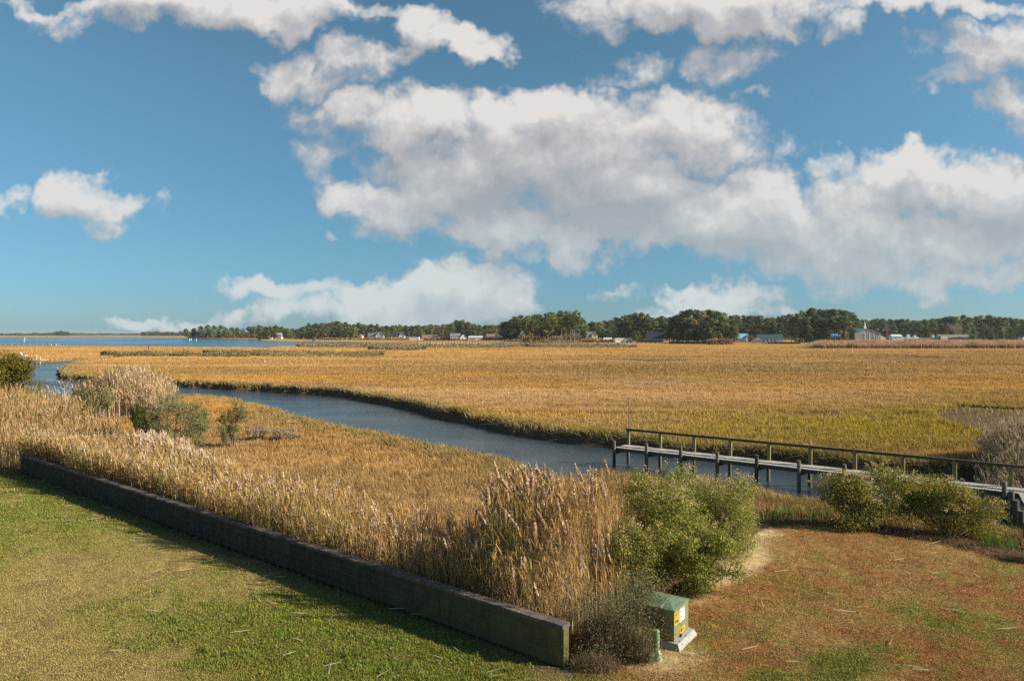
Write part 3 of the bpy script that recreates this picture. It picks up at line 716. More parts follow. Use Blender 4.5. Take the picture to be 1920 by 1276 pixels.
# ---------- block wall ----------
def mat_blockwall():
    m, nt = newmat('block_masonry')
    out = N(nt, 'ShaderNodeOutputMaterial'); b = N(nt, 'ShaderNodeBsdfPrincipled'); inp(b, 'Roughness', .95); inp(b, 'Specular IOR Level', .1)
    tc = N(nt, 'ShaderNodeTexCoord'); sp = N(nt, 'ShaderNodeSeparateXYZ'); L(nt, tc.outputs['Object'], sp.inputs[0])
    s_ = N(nt, 'ShaderNodeMath', operation='ADD'); L(nt, sp.outputs[0], s_.inputs[0]); L(nt, sp.outputs[1], s_.inputs[1])
    cb = N(nt, 'ShaderNodeCombineXYZ'); L(nt, s_.outputs[0], cb.inputs[0]); L(nt, sp.outputs[2], cb.inputs[1])
    br = N(nt, 'ShaderNodeTexBrick'); inp(br, 'Scale', 1.0); inp(br, 'Brick Width', .41); inp(br, 'Row Height', .205); inp(br, 'Mortar Size', .012); inp(br, 'Mortar Smooth', .3)
    inp(br, 'Color1', (.075, .066, .045, 1)); inp(br, 'Color2', (.045, .044, .034, 1)); inp(br, 'Mortar', (.10, .092, .07, 1)); br.offset = .5
    L(nt, cb.outputs[0], br.inputs['Vector'])
    # streaky damp stains
    mp = N(nt, 'ShaderNodeMapping'); inp(mp, 'Scale', (2.2, 2.2, .5)); L(nt, tc.outputs['Object'], mp.inputs[0])
    n1 = N(nt, 'ShaderNodeTexNoise'); inp(n1, 'Scale', 1.6); inp(n1, 'Detail', 8); inp(n1, 'Roughness', .7); L(nt, mp.outputs[0], n1.inputs['Vector'])
    r1 = N(nt, 'ShaderNodeMapRange'); inp(r1, 'From Min', .40); inp(r1, 'From Max', .66); inp(r1, 'To Max', .8); L(nt, n1.outputs['Fac'], r1.inputs['Value'])
    mx = N(nt, 'ShaderNodeMix', data_type='RGBA'); L(nt, r1.outputs[0], mx.inputs[0]); L(nt, br.outputs['Color'], mx.inputs[6]); mx.inputs[7].default_value = (.028, .032, .030, 1)
    # yellow green algae toward the near end
    r2 = N(nt, 'ShaderNodeMapRange'); inp(r2, 'From Min', 9); inp(r2, 'From Max', -1.5); inp(r2, 'To Max', .55); L(nt, sp.outputs[0], r2.inputs['Value'])
    n3 = N(nt, 'ShaderNodeTexNoise'); inp(n3, 'Scale', 2.5); inp(n3, 'Detail', 5); L(nt, tc.outputs['Object'], n3.inputs['Vector'])
    m3 = N(nt, 'ShaderNodeMath', operation='MULTIPLY'); L(nt, r2.outputs[0], m3.inputs[0]); L(nt, n3.outputs['Fac'], m3.inputs[1])
    m3b = N(nt, 'ShaderNodeMath', operation='MULTIPLY'); L(nt, m3.outputs[0], m3b.inputs[0]); m3b.inputs[1].default_value = 1.4
    mx2 = N(nt, 'ShaderNodeMix', data_type='RGBA'); L(nt, m3b.outputs[0], mx2.inputs[0]); L(nt, mx.outputs[2], mx2.inputs[6]); mx2.inputs[7].default_value = (.19, .17, .04, 1)
    L(nt, mx2.outputs[2], b.inputs['Base Color'])
    ad = N(nt, 'ShaderNodeMath', operation='SUBTRACT'); L(nt, n1.outputs['Fac'], ad.inputs[0]); L(nt, br.outputs['Fac'], ad.inputs[1])
    bp = N(nt, 'ShaderNodeBump'); inp(bp, 'Strength', .5); inp(bp, 'Distance', .012); L(nt, ad.outputs[0], bp.inputs['Height']); L(nt, bp.outputs[0], b.inputs['Normal'])
    L(nt, b.outputs[0], out.inputs[0]); return m
wl = float(np.linalg.norm(WB-WA)); wang = math.atan2(wd_[1], wd_[0])
wall = thing('block_wall', 'long low weathered concrete block wall with brick coping between the lawn and the reeds', 'wall', (WA[0], WA[1], LZ-.12), wang)
mb = MB()
nseg = 60
for i in range(nseg):   # slight waviness along the length, one closed strip
    pass
xs = [wl*i/nseg for i in range(nseg+1)]
offs = [0 if i in (0,) else .012*math.sin(i*1.7)+.01*math.sin(i*.6) for i in range(nseg+1)]
vs = []
for x, o_ in zip(xs, offs):
    vs += [(x, o_, 0), (x, o_+(-.22), 0), (x, o_-.22, 1.03), (x, o_, 1.03)]
fs = [(0, 1, 2, 3), tuple(4*nseg+k for k in (3, 2, 1, 0))]
for i in range(nseg):
    a = 4*i; fs += [(a, a+4, a+5, a+1), (a+1, a+5, a+6, a+2), (a+2, a+6, a+7, a+3), (a+3, a+7, a+4, a)]
mb.add(vs, fs)
mb.build('blocks', mat_blockwall(), wall)
mb = MB(); x = 0.035
def mat_brickcap():
    m = mat_solid('coping_brick', (.13, .10, .08), rough=.95, noise=.5, nscale=14, bump=.6, dark=(.07, .065, .06), dscale=2.0); return m
random.seed(3)
while x < wl-.03:
    i = min(int(x/wl*nseg), nseg-1); o_ = offs[i]
    mb.box((x, o_-.11+random.uniform(-.008, .008), 1.03+.045+random.uniform(-.004, .006)), (.062, .30, .09), rz=random.uniform(-.03, .03)); x += .0725
mb.build('coping', mat_brickcap(), wall)

# ---------- pier ----------
M_PILE = mat_solid('weathered_pile', (.17, .145, .10), rough=.9, noise=.4, nscale=5, stretch=(4, 4, .7), bump=.5, dark=(.05, .045, .035), dscale=.9)
M_DECK = mat_solid('grey_planks', (.335, .305, .27), rough=.85, noise=.3, nscale=6, stretch=(1, 6, 1), bump=.25)
M_BEAM = mat_solid('dark_timber', (.10, .085, .07), rough=.9, noise=.4, nscale=4, stretch=(1, 6, 6), bump=.3)
M_RAIL = mat_solid('green_grey_timber', (.085, .075, .045), rough=.85, noise=.35, nscale=4, stretch=(1, 5, 5), bump=.3)
M_RPOST = mat_solid('yellow_green_timber', (.22, .185, .08), rough=.85, noise=.3, nscale=5, stretch=(5, 5, 1), bump=.3, dark=(.16, .14, .07), dscale=1.5)
PA = np.array([7.2, 49.75]); PB = np.array([24.8, 35.8]); pd = (PB-PA)/np.linalg.norm(PB-PA); pn = np.array([-pd[1], pd[0]])
if pn[1] < 0: pn = -pn
plen = float(np.linalg.norm(PB-PA)); pang = math.atan2(pd[1], pd[0])
DZ = .65
pier = thing('pier', 'long weathered grey plank pier with one handrail standing on piles over the creek', 'pier', (PA[0], PA[1], WZ), pang)
dz = DZ-WZ
ext = 9.0          # deck runs on past the corner, out of the frame
mb = MB(); x = .07; random.seed(5)
while x < plen+ext:
    mb.box((x, .78+random.uniform(-.012, .012), dz-.02+random.uniform(-.004, .004)), (.126, 1.56, .04), rz=random.uniform(-.008, .008)); x += .146
# return section toward the shore (local frame: -y)
y = -.08
while y > -9.5:
    mb.box((plen+1.38+random.uniform(-.01, .01)+(-y)*.134, y, dz-.02+random.uniform(-.004, .004)), (1.6, .132, .04)); y -= .146
mb.build('deck', M_DECK, pier)
mb = MB()
for yy in (.06, .78, 1.50): mb.beam((.0, yy, dz-.15), (plen+ext, yy, dz-.15), .06, .21)
for xx in (.66, 2.06): mb.beam((plen+xx, -.0, dz-.15), (plen+xx+1.27, -9.5, dz-.15), .06, .21)
mb.build('stringer', M_BEAM, pier)
npst = 9; sp_ = plen/npst
def pile(x, y, top, r=.115, bot=-1.2):
    mb = MB(); n = 12
    lx, ly = random.uniform(-.03, .03), random.uniform(-.03, .03)
    mb.tube((x+lx, y+ly, bot), (x, y, top), r*1.05, r*.95, n=n)
    mb.build('pile', M_PILE, pier, smooth=False)
for i in range(npst+1):
    x = i*sp_
    pile(x, -.10, dz+.50+random.uniform(-.04, .04))
    pile(x+.12, 1.66, dz-.06)
    mb = MB(); mb.beam((x+.02, -.25, dz-.34), (x+.14, 1.9, dz-.34), .07, .2); mb.build('cross_beam', M_BEAM, pier)
    mb = MB(); mb.box((x+.12, 1.62, dz+.56), (.13, .09, 1.12)); mb.box((x+.23, 1.62, dz+.52), (.07, .14, 1.04)); mb.build('rail_post', M_RPOST, pier)
for k in range(1, 4):
    x = plen+npst*0+k*sp_; mb = MB(); mb.box((x+.12, 1.62, dz+.56), (.13, .09, 1.12)); mb.build('rail_post', M_RPOST, pier); pile(x+.12, 1.66, dz-.06)
mb = MB(); mb.beam((-.10, 1.60, dz+1.14), (plen+ext, 1.60, dz+1.14), .15, .045); mb.beam((-.05, 1.68, dz+1.05), (plen+ext, 1.68, dz+1.05), .04, .13)
mb.build('handrail', M_RAIL, pier)
for k in range(1, 5):
    pile(plen+.12+k*.29, -k*2.15, dz+.45, r=.13)
px_, py_ = PA+pd*.15+pn*1.66
pole = thing('lamp_pole', 'thin bare grey pipe with a short side arm at the outer end of the pier', 'pole', (float(px_), float(py_), DZ))
mb = MB(); mb.tube((0, 0, 0), (.05, 0, 3.42), .032, .026, n=8); mb.build('pipe', mat_solid('grey_pipe', (.20, .18, .16), rough=.5, noise=.2), pole)
mb = MB(); mb.tube((.05, 0, 3.28), (-.40, 0, 3.33), .02, n=6); mb.build('arm', bpy.data.materials['grey_pipe'], pole)

# ---------- pad-mounted transformer ----------
M_TBOX = mat_solid('olive_enamel', (.185, .19, .088), rough=.45, noise=.08, nscale=3, spec=.4)
M_TLID = mat_solid('green_enamel', (.125, .185, .115), rough=.5, noise=.08, nscale=3, spec=.4)
M_CONC = mat_solid('pale_concrete', (.29, .29, .265), rough=.95, noise=.15, nscale=10, bump=.3)
M_YEL = mat_solid('yellow_sticker', (.62, .38, .02), rough=.5, noise=.05); M_WHT = mat_solid('white_sticker', (.80, .80, .80), rough=.5, noise=.04)
M_BLK = mat_solid('black_ink', (.02, .02, .02), rough=.6, noise=.1); M_RED = mat_solid('red_ink', (.65, .03, .03), rough=.5, noise=.05); M_BLU = mat_solid('blue_ink', (.08, .25, .55), rough=.5, noise=.05)
tb = thing('transformer_box', 'olive green electrical transformer cabinet with yellow and white warning stickers on a concrete pad', 'transformer', (4.12, 18.07, LZ), math.atan2(.83, .57))
mb = MB()
mb.add([(-.16, -.22, 0), (1.12, -.22, 0), (1.12, 1.2, 0), (-.16, 1.2, 0), (-.08, -.13, .17), (1.05, -.13, .17), (1.05, 1.12, .17), (-.08, 1.12, .17)],
       [(0, 1, 5, 4), (1, 2, 6, 5), (2, 3, 7, 6), (3, 0, 4, 7), (4, 5, 6, 7), (0, 3, 2, 1)])
mb.build('pad', M_CONC, tb)
mb = MB(); mb.box((.5, .52, .17+.385), (1.0, 1.04, .77)); mb.build('cabinet', M_TBOX, tb)
mb = MB(); z0, z1, z2 = .935, .965, 1.06
mb.add([(-.02, -.02, z0), (1.02, -.02, z0), (1.02, 1.06, z0), (-.02, 1.06, z0), (-.02, -.02, z1), (1.02, -.02, z1), (1.02, 1.06, z1), (-.02, 1.06, z1), (.5, .36, z2), (.5, .72, z2)],
       [(0, 3, 2, 1), (0, 1, 5, 4), (1, 2, 6, 5), (2, 3, 7, 6), (3, 0, 4, 7), (4, 5, 8), (5, 6, 9, 8), (6, 7, 9), (7, 4, 8, 9)])
mb.build('lid', M_TLID, tb)
mb = MB(); mb.beam((.5, .36, 1.064), (-.02, .36, .97), .03, .012); mb.build('lid_seam', M_CONC, tb)
def sticker(name, x0, x1, z0, z1, mat, marks):
    mb = MB(); mb.box(((x0+x1)/2, -.003, (z0+z1)/2), (x1-x0, .006, z1-z0)); s = mb.build(name, mat, tb)
    for nm, a0, a1, b0, b1, mt in marks:
        mb = MB(); mb.box((x0+(x1-x0)*(a0+a1)/2, -.0075, z0+(z1-z0)*(b0+b1)/2), ((x1-x0)*(a1-a0), .003, (z1-z0)*(b1-b0))); mb.build(nm, mt, s)
txt = [('printed_line', .12, .88-.1*(i % 3), .74-.085*i, .765-.085*i, M_BLK) for i in range(3)]
sticker('warning_sticker', .02, .28, .56, .86, M_YEL, [('printed_heading', .12, .88, .84, .93, M_BLK)]+txt+[('pictogram', .2, .5, .16, .46, M_BLK), ('pictogram', .6, .82, .1, .4, M_BLK)])
sticker('notice_sticker', .37, .73, .54, .86, M_WHT, [('red_bar', .06, .5, .76, .87, M_RED), ('red_bar', .06, .5, .34, .45, M_RED), ('blue_bar', .55, .98, .9, .99, M_BLU)]+[('printed_line', .06, .94-.08*(i % 3), .68-.07*i, .70-.07*i, M_BLK) for i in range(3)]+[('printed_line', .06, .9, .26-.07*i, .28-.07*i, M_BLK) for i in range(3)])
sticker('warning_sticker', .40, .73, .24, .37, M_YEL, [('printed_line', .1, .4, .2, .8, M_BLK), ('printed_line', .5, .9, .55, .7, M_BLK), ('printed_line', .5, .9, .25, .4, M_BLK)])
mb = MB(); mb.box((.40, -.02, .20), (.08, .04, .07)); mb.tube((.36, -.03, .18), (.46, -.03, .22), .014, n=6); mb.build('padlock', M_BLK, tb)
ped = thing('cable_pedestal', 'pale green plastic cable pedestal with flared foot beside the transformer cabinet', 'utility pedestal', (3.55, 17.45, LZ-.02), R(20))
M_PED = mat_solid('pale_green_plastic', (.20, .30, .17), rough=.5, noise=.1)
mb = MB(); mb.tube((0, 0, .26), (0, 0, .70), .07, n=14); mb.tube((0, 0, .70), (0, 0, .76), .078, .06, n=14); mb.build('tube', M_PED, ped, smooth=False)
mb = MB(); mb.tube((0, 0, .2), (0, 0, .27), .12, .07, n=14); mb.tube((0, 0, 0), (0, 0, .2), .15, .12, n=14); mb.box((-.15, .02, .12), (.18, .2, .24)); mb.build('foot', M_PED, ped)

# ---------- bushes ----------
def bush_parts(root, rx, ry, h, n, leaf, pal, lobes=14, flower=None, nf=0, zmin=.25, stemn=16, seed=1, open_=.0, lr=(.26, .42), foliage='foliage'):
    r = np.random.default_rng(seed)
    lc = []; tries = 0
    while len(lc) < lobes and tries < 4000:
        tries += 1
        a = r.uniform(0, 2*math.pi); q = r.uniform(0, 1)**.5*.72; zz = r.uniform(zmin, .84)
        if q > .98*math.sqrt(max(0, 1-((zz-.42)/.58)**2)): continue
        lc.append((math.cos(a)*q*rx, math.sin(a)*q*ry, zz*h, r.uniform(*lr)))
    lc = np.array(lc); li = r.integers(0, len(lc), n)
    dirs = r.normal(size=(n, 3)); dirs /= np.linalg.norm(dirs, axis=1)[:, None]
    dirs[:, 2] = np.abs(dirs[:, 2])*.9-.25
    rad = r.uniform(.15, 1, n)**.38
    sc = np.stack([lc[li, 3]*rx, lc[li, 3]*ry, lc[li, 3]*h*.55], 1)*1.1
    # small twig-ends break up each lobe
    tw = r.normal(size=(len(lc)*40, 3)); tw /= np.linalg.norm(tw, axis=1)[:, None]
    tj = li*40+r.integers(0, 40, n)
    dirs = dirs*(.30)+tw[tj]*.80+r.normal(size=(n, 3))*.09
    P = lc[li, :3]+dirs*sc*rad[:, None]
    P[:, 2] = np.maximum(P[:, 2], .06*h+r.uniform(0, .2, n))
    k = r.uniform(0, 1, n) > open_; P, dirs, li = P[k], dirs[k], li[k]; n = len(P)
    pal = np.array(pal); wts = r.dirichlet(np.ones(len(pal))*1.2, len(lc))
    pi = np.array([r.choice(len(pal), p=.5*wts[j]+.5/len(pal)) for j in range(len(lc)) for _ in range(60)]).reshape(len(lc), 60)
    col = pal[pi[li, r.integers(0, 60, n)]]*r.uniform(.65, 1.35, n)[:, None]
    V, Fa, Cc = leafs(P, dirs+r.normal(size=(n, 3))*.7+np.array([0, 0, .35]), leaf*r.uniform(.6, 1.4, n), col, tip=np.array([0, 0, .8]))
    link(foliage, mesh_np(foliage, V, Fa, Cc), M_LEAF, root)
    if nf:
        fi = r.integers(0, len(lc), nf//14+1)
        d = r.normal(size=(len(fi), 3)); d[:, 2] = np.abs(d[:, 2])+.5; d /= np.linalg.norm(d, axis=1)[:, None]
        cpt = lc[fi, :3]+d*np.stack([lc[fi, 3]*rx, lc[fi, 3]*ry, lc[fi, 3]*h*.55], 1)*1.08
        P = np.repeat(cpt, 14, axis=0)+r.normal(size=(len(fi)*14, 3))*.055*h/3
        c = np.tile(np.array(flower), (len(P), 1))*r.uniform(.7, 1.2, len(P))[:, None]
        V, Fa, Cc = leafs(P, r.normal(size=(len(P), 3)), leaf*.9, c, aspect=.8)
        link('seed_heads', mesh_np('seed_heads', V, Fa, Cc), M_LEAF, root)  # clusters of fluffy tan seed heads, not open flowers
    mb = MB()
    for j in range(min(stemn, len(lc))):
        p0 = Vector((r.uniform(-.1, .1)*rx, r.uniform(-.1, .1)*ry, -.05)); p2 = Vector(lc[j, :3])
        pm = (p0*.55+p2*.45)+Vector((r.uniform(-.1, .1)*rx, r.uniform(-.1, .1)*ry, h*.06))
        r0 = .018*h/2.5+.006
        mb.tube(p0, pm, r0*1.5, r0, n=5, cap=False); mb.tube(pm, p2, r0, r0*.4, n=5, cap=False)
        for q in range(5):
            t = r.uniform(.1, 1); s = pm*(1-t)+p2*t; e = s+Vector((r.normal()*.2*rx, r.normal()*.2*ry, abs(r.normal())*.16*h))
            mb.tube(s, e, r0*.45, r0*.15, n=4, cap=False)
    mb.build('branches', M_TWIG, root)
def bush(name, label, cat, x, y, z, rz=0, group=None, **kw):
    root = thing(name, label, cat, (x, y, z), rz, group); bush_parts(root, **kw); return root
GR = [C(.19, .21, .05), C(.27, .27, .06), C(.14, .165, .042), C(.36, .32, .07)]
YG = [C(.17, .19, .05), C(.28, .255, .065), C(.12, .145, .04), C(.40, .29, .06), C(.21, .22, .07)]
FL = C(.56, .43, .22)
bush('groundsel_bush', 'largest dense green bush with tan seed heads to the right of the tall reeds', 'bush', 5.15, 24.1, .35, .5, rx=2.15, ry=1.8, h=3.4, n=76000, leaf=.057, pal=GR, lobes=34, zmin=.10, lr=(.36, .5), flower=FL, nf=2600, seed=11)
bush('groundsel_bush', 'rounded green bush thick with pale tan seed heads at the sandy patch', 'bush', 7.35, 26.2, .25, 1.0, rx=1.95, ry=1.6, h=3.2, n=60000, leaf=.057, pal=GR+[C(.24, .23, .08)], lobes=30, zmin=.12, lr=(.36, .5), flower=FL, nf=6500, seed=12)
bush('groundsel_bush', 'lower bright green bush directly behind the transformer cabinet', 'bush', 5.75, 22.3, .4, 0, rx=1.6, ry=1.1, h=2.2, n=22000, leaf=.058, pal=GR+[C(.26, .26, .04)], lobes=16, flower=FL, nf=400, seed=13)
bush('groundsel_bush', 'yellow green leafy bush mixed into the reeds left of the large green bush', 'bush', 3.55, 21.6, .35, 0, rx=1.4, ry=1.3, h=2.6, n=19000, leaf=.055, pal=YG, lobes=15, flower=FL, nf=700, seed=14, open_=.2)
bush('groundsel_bush', 'green bush with yellow leaves and bare lower branches in front of the pier', 'bush', 14.95, 30.0, .2, .4, rx=2.3, ry=1.5, h=2.8, lr=(.3, .45), n=38000, leaf=.07, pal=YG, lobes=28, flower=FL, nf=2300, zmin=.24, seed=15, stemn=18, open_=.12)
bush('groundsel_bush', 'yellowing green bush between the pier corner and its neighbour on the shore', 'bush', 17.75, 28.9, .2, 2.0, rx=2.35, ry=1.5, h=2.5, lr=(.3, .45), n=36000, leaf=.07, pal=YG+[C(.44, .31, .04)], lobes=28, flower=FL, nf=900, zmin=.24, seed=16, stemn=18, open_=.12)
bush('groundsel_bush', 'low green bush at the shore casting streaked shade across the rusty grass', 'bush', 20.9, 23.9, .5, 2.0, rx=1.6, ry=.8, h=2.0, n=5000, leaf=.09, pal=YG, lobes=12, seed=17, open_=.3)
WM = [C(.085, .085, .02), C(.15, .12, .02), C(.055, .065, .02), C(.25, .19, .03)]
OL = [C(.20, .20, .08), C(.25, .235, .11), C(.15, .16, .055), C(.30, .26, .15)]
bush('wax_myrtle', 'tall dark evergreen shrub hiding the foot of the wooden dock', 'shrub', WY(8, 70), 70, -.1, rx=4.4, ry=3.2, h=6.9, n=34000, leaf=.15, pal=WM, lobes=30, seed=21)
bush('wax_myrtle', 'dark green shrub surrounded by reeds below the bare sapling', 'shrub', WY(172, 58), 58, 0, rx=1.9, ry=1.5, h=4.3, n=9000, leaf=.10, pal=WM[:3]+OL, lobes=14, seed=22, open_=.2)
bush('marsh_elder', 'large rounded olive grey shrub rising from the reeds', 'shrub', WY(330, 48), 48, 0, rx=2.6, ry=2.0, h=4.9, n=26000, leaf=.075, pal=OL, lobes=24, seed=23, open_=.15)
bush('red_cedar', 'small dark green cedar against the left side of the olive grey shrub', 'shrub', WY(268, 47), 47, 0, rx=1.1, ry=.9, h=4.2, n=6500, leaf=.085, pal=[C(.05, .075, .02), C(.10, .11, .02)], lobes=12, seed=24, zmin=.4)
bush('wax_myrtle', 'small green shrub on the meadow right of the olive grey shrub', 'shrub', WY(436, 52), 52, 0, rx=1.25, ry=1.0, h=3.8, n=5500, leaf=.09, pal=OL+WM[:2], lobes=11, seed=25)
bush('wax_myrtle', 'low green shrub near the creek edge behind the olive grey shrub', 'shrub', WY(378, 60), 60, 0, rx=.9, ry=.9, h=2.6, n=3500, leaf=.10, pal=OL+WM[:2], lobes=8, seed=26)
GY = [C(.40, .31, .20), C(.33, .26, .17), C(.44, .35, .22)]
for i, (px, Y, rx, h, lb) in enumerate([(487, 56, 1.5, 1.5, 'pale grey leafless shrub on the meadow beside the small green shrub'), (540, 56, 1.3, 1.2, 'grey brown low shrub at the right end of the shrub row by the creek')]):
    bush('dry_shrub', lb, 'shrub', WY(px, Y), Y, 0, rx=rx, ry=1.1, h=h, n=2600, leaf=.10, pal=GY, lobes=12, seed=31+i, open_=.1, group='dry shrubs on the near meadow')
def twiggy(name, label, x, y, z, rx, ry, h, n, col, leafn, leafcol, seed, lean=(0, 0), thick=.007):
    """tangled leafless shrub made of many thin curving twigs"""
    r = np.random.default_rng(seed); root = thing(name, label, 'shrub', (x, y, z))
    a = r.uniform(0, 2*math.pi, n); q = r.uniform(0, .75, n)
    B = np.stack([np.cos(a)*q*rx, np.sin(a)*q*ry, r.uniform(0, .55, n)*h*(1-q*.5)], 1)
    d = np.stack([np.cos(a)*.5+r.normal(0, .55, n)+lean[0], np.sin(a)*.5+r.normal(0, .55, n)+lean[1], r.uniform(.15, 1, n)], 1)
    ln = r.uniform(.25, .75, n)*h*.6
    lean_ = d[:, :2]
    V, Fa, Cc = blades(B, ln*np.maximum(d[:, 2], .1), np.full(n, thick)*r.uniform(.6, 1.5, n), np.clip(lean_, -1.6, 1.6), col*r.uniform(.5, 1.4, n)[:, None], tipgain=1.0)
    link('twigs', mesh_np('twigs', V, Fa, Cc), M_REED, root)
    if leafn:
        P = np.stack([r.normal(0, .45, leafn)*rx, r.normal(0, .45, leafn)*ry, r.uniform(.1, 1, leafn)*h], 1)
        V, Fa, Cc = leafs(P, r.normal(size=(leafn, 3)), .045*r.uniform(.6, 1.3, leafn), leafcol*r.uniform(.6, 1.4, leafn)[:, None])
        link('leaves', mesh_np('leaves', V, Fa, Cc), M_LEAF, root)
    return root
twiggy('bramble', 'tangled brown leafless shrub between the wall end and the transformer cabinet', 2.65, 18.1, LZ-.1, 1.15, .95, 1.45, 9000, C(.24, .165, .11), 9000, C(.17, .16, .075), 41)
twiggy('bramble', 'low sprawling brown twigs spreading around the foot of the block wall end', 2.0, 17.0, LZ-.05, .8, .45, .6, 2600, C(.26, .18, .12), 800, C(.15, .14, .07), 42)
twiggy('bramble', 'thin grey green twigs leaning over the transformer cabinet lid', 3.45, 18.7, LZ, .9, .8, 1.65, 5200, C(.22, .18, .12), 5200, C(.19, .18, .085), 43, lean=(.25, -.1))
twiggy('bramble', 'sparse leafy twigs growing around the pale green cable pedestal', 3.25, 17.35, LZ-.03, .42, .3, .85, 1100, C(.24, .17, .12), 1500, C(.19, .18, .08), 44)
# green sprouts along the shore
def sprouts(n, boxes, hh, name, label):
    P = []
    for (x0, x1, y0, y1) in boxes:
        px = rng.uniform(x0, x1, n//len(boxes)); py = rng.uniform(y0, y1, n//len(boxes))
        Yv = F*(EYE-.2)/(py-HY); P.append(np.stack([(px-CX)/F*Yv, Yv], 1))
    P = np.concatenate(P); z = height(P[:, 0], P[:, 1])[0]; m = len(P)
    k = rng.integers(0, 5, m)
    B = np.repeat(np.stack([P[:, 0], P[:, 1], z-.02], 1), 5, axis=0); B[:, :2] += rng.normal(0, .05, (len(B), 2)); q = len(B)
    V, Fa, Cc = blades(B, rng.uniform(.5, 1.0, q)*hh, np.full(q, .03), rng.normal(0, .25, (q, 2)), C(.10, .165, .04)*rng.uniform(.6, 1.4, q)[:, None])
    o = link(name, mesh_np(name, V, Fa, Cc), M_GRASS); tag(o, label, 'plants', kind='stuff')
sprouts(60, [(1415, 1570, 958, 985), (1430, 1560, 962, 975)], .85, 'cattail_sprouts', 'upright green cattail leaves at the shore left of the two yellowing bushes')
sprouts(60, [(1845, 1905, 1015, 1048)], .8, 'iris_leaves', 'bright green sword shaped leaves beside the pier corner posts')
def dead_thatch():
    n = 30000; px = rng.uniform(1400, 1990, n); py = rng.uniform(962, 1070, n)
    Yv = F*(EYE-.3)/(py-HY); Xv = (px-CX)/F*Yv; z, cd, fd, ld = height(Xv, Yv); k = (ld > -3.0) & (ld < .7); Xv, Yv, z = Xv[k], Yv[k], z[k]; n = len(Xv)
    V, Fa, Cc = blades(np.stack([Xv, Yv, z-.01], 1), rng.uniform(.06, .3, n), np.full(n, .02), rng.normal(0, 1.0, (n, 2)), C(.22, .15, .095)*rng.uniform(.3, 1.6, n)[:, None])
    o = link('dead_thatch', mesh_np('dead_thatch', V, Fa, Cc), M_REED); tag(o, 'flattened brown dead stems under the two yellowing bushes', 'litter', kind='stuff')
dead_thatch()
# leafless sapling
sap = thing('bare_sapling', 'slender leafless grey sapling standing in the reeds near the upper creek', 'tree', (WY(126, 64), 64, 0))
mb = MB(); r = random.Random(4)
mb.tube((0, 0, 0), (-.15, 0, 2.6), .09, .065, n=6); mb.tube((-.15, 0, 2.6), (-.35, 0, 4.0), .065, .035, n=6); mb.build('trunk', mat_solid('pale_bark', (.42, .36, .28), rough=.9, noise=.25, nscale=12), sap)
mb = MB()
for i in range(26):
    t = r.uniform(.35, 1); s = Vector((-.35*t*t, 0, 4.0*t)); a = r.uniform(0, 6.28); l = r.uniform(.6, 1.6)*(1.25-t*.5)
    e = s+Vector((math.cos(a)*l*.8, math.sin(a)*l*.6, l*.75)); mb.tube(s, e, .028, .012, n=4, cap=False)
    for j in range(4):
        u_ = r.uniform(.3, 1); s2 = s*(1-u_)+e*u_; e2 = s2+Vector((r.uniform(-.35, .35), r.uniform(-.3, .3), r.uniform(.15, .5))); mb.tube(s2, e2, .013, .006, n=3, cap=False)
mb.build('branches', bpy.data.materials['pale_bark'], sap)
# scrub bands on the far marsh
def band(boxes, n, hh, pal, name, label, ls=.30):
    P, H = [], []
    for (x0, y0, x1, y1, th) in boxes:
        m = int(n*abs(x1-x0)/sum(abs(b[2]-b[0]) for b in boxes)); t = rng.uniform(0, 1, m); px = x0+(x1-x0)*t
        edge = np.clip(np.minimum(t, 1-t)*7, .15, 1)
        py = y0+(y1-y0)*t+rng.uniform(-.5, .5, m)*th*edge*(.5+fbm(px*.05, px*0, 3, 3))
        Yv = F*EYE/(py-HY); P.append(np.stack([(px-CX)/F*Yv, Yv], 1))
    P = np.concatenate(P); m = len(P)
    cl = fbm(P[:, 0]*.25, P[:, 1]*.25, 2, 17); k = cl > .33; P, cl = P[k], cl[k]; m = len(P)
    Z = rng.uniform(0, 1, m)**.6*hh*(.5+1.1*cl)
    sz = np.clip(P[:, 1]/711*1.3, ls, 3)
    pal = np.array(pal); col = pal[rng.integers(0, len(pal), m)]*rng.uniform(.6, 1.3, m)[:, None]
    V, Fa, Cc = leafs(np.stack([P[:, 0], P[:, 1], Z], 1), rng.normal(size=(m, 3))*.6+C(.2, -.7, .5), sz, col, aspect=.8)
    o = link(name, mesh_np(name, V, Fa, Cc), M_LEAF); tag(o, label, 'scrub', kind='stuff')
BR = [C(.26, .20, .12), C(.20, .165, .10), C(.33, .25, .15), C(.20, .20, .085)]
band([(470, 667, 722, 666.6, 5), (180, 666.5, 480, 669.3, 2.0), (380, 663, 520, 665.5, 1.6)], 15000, 1.5, BR+[C(.21, .22, .07)], 'marsh_elder_scrub', 'olive grey scrub band on the marsh in front of the bay')
band([(555, 650, 780, 651.5, 2.6), (690, 655, 800, 656, 1.6)], 7000, 1.7, BR, 'shoreline_scrub', 'brownish scrub along the near shore of the bay')
band([(770, 650.8, 965, 650.5, 3.0), (930, 648.5, 1010, 648.3, 1.5), (985, 649.5, 1195, 651.2, 2.0)], 11000, 1.8, BR[:3], 'boardwalk_scrub', 'grey brown scrub strip along the foot of the far boardwalk')
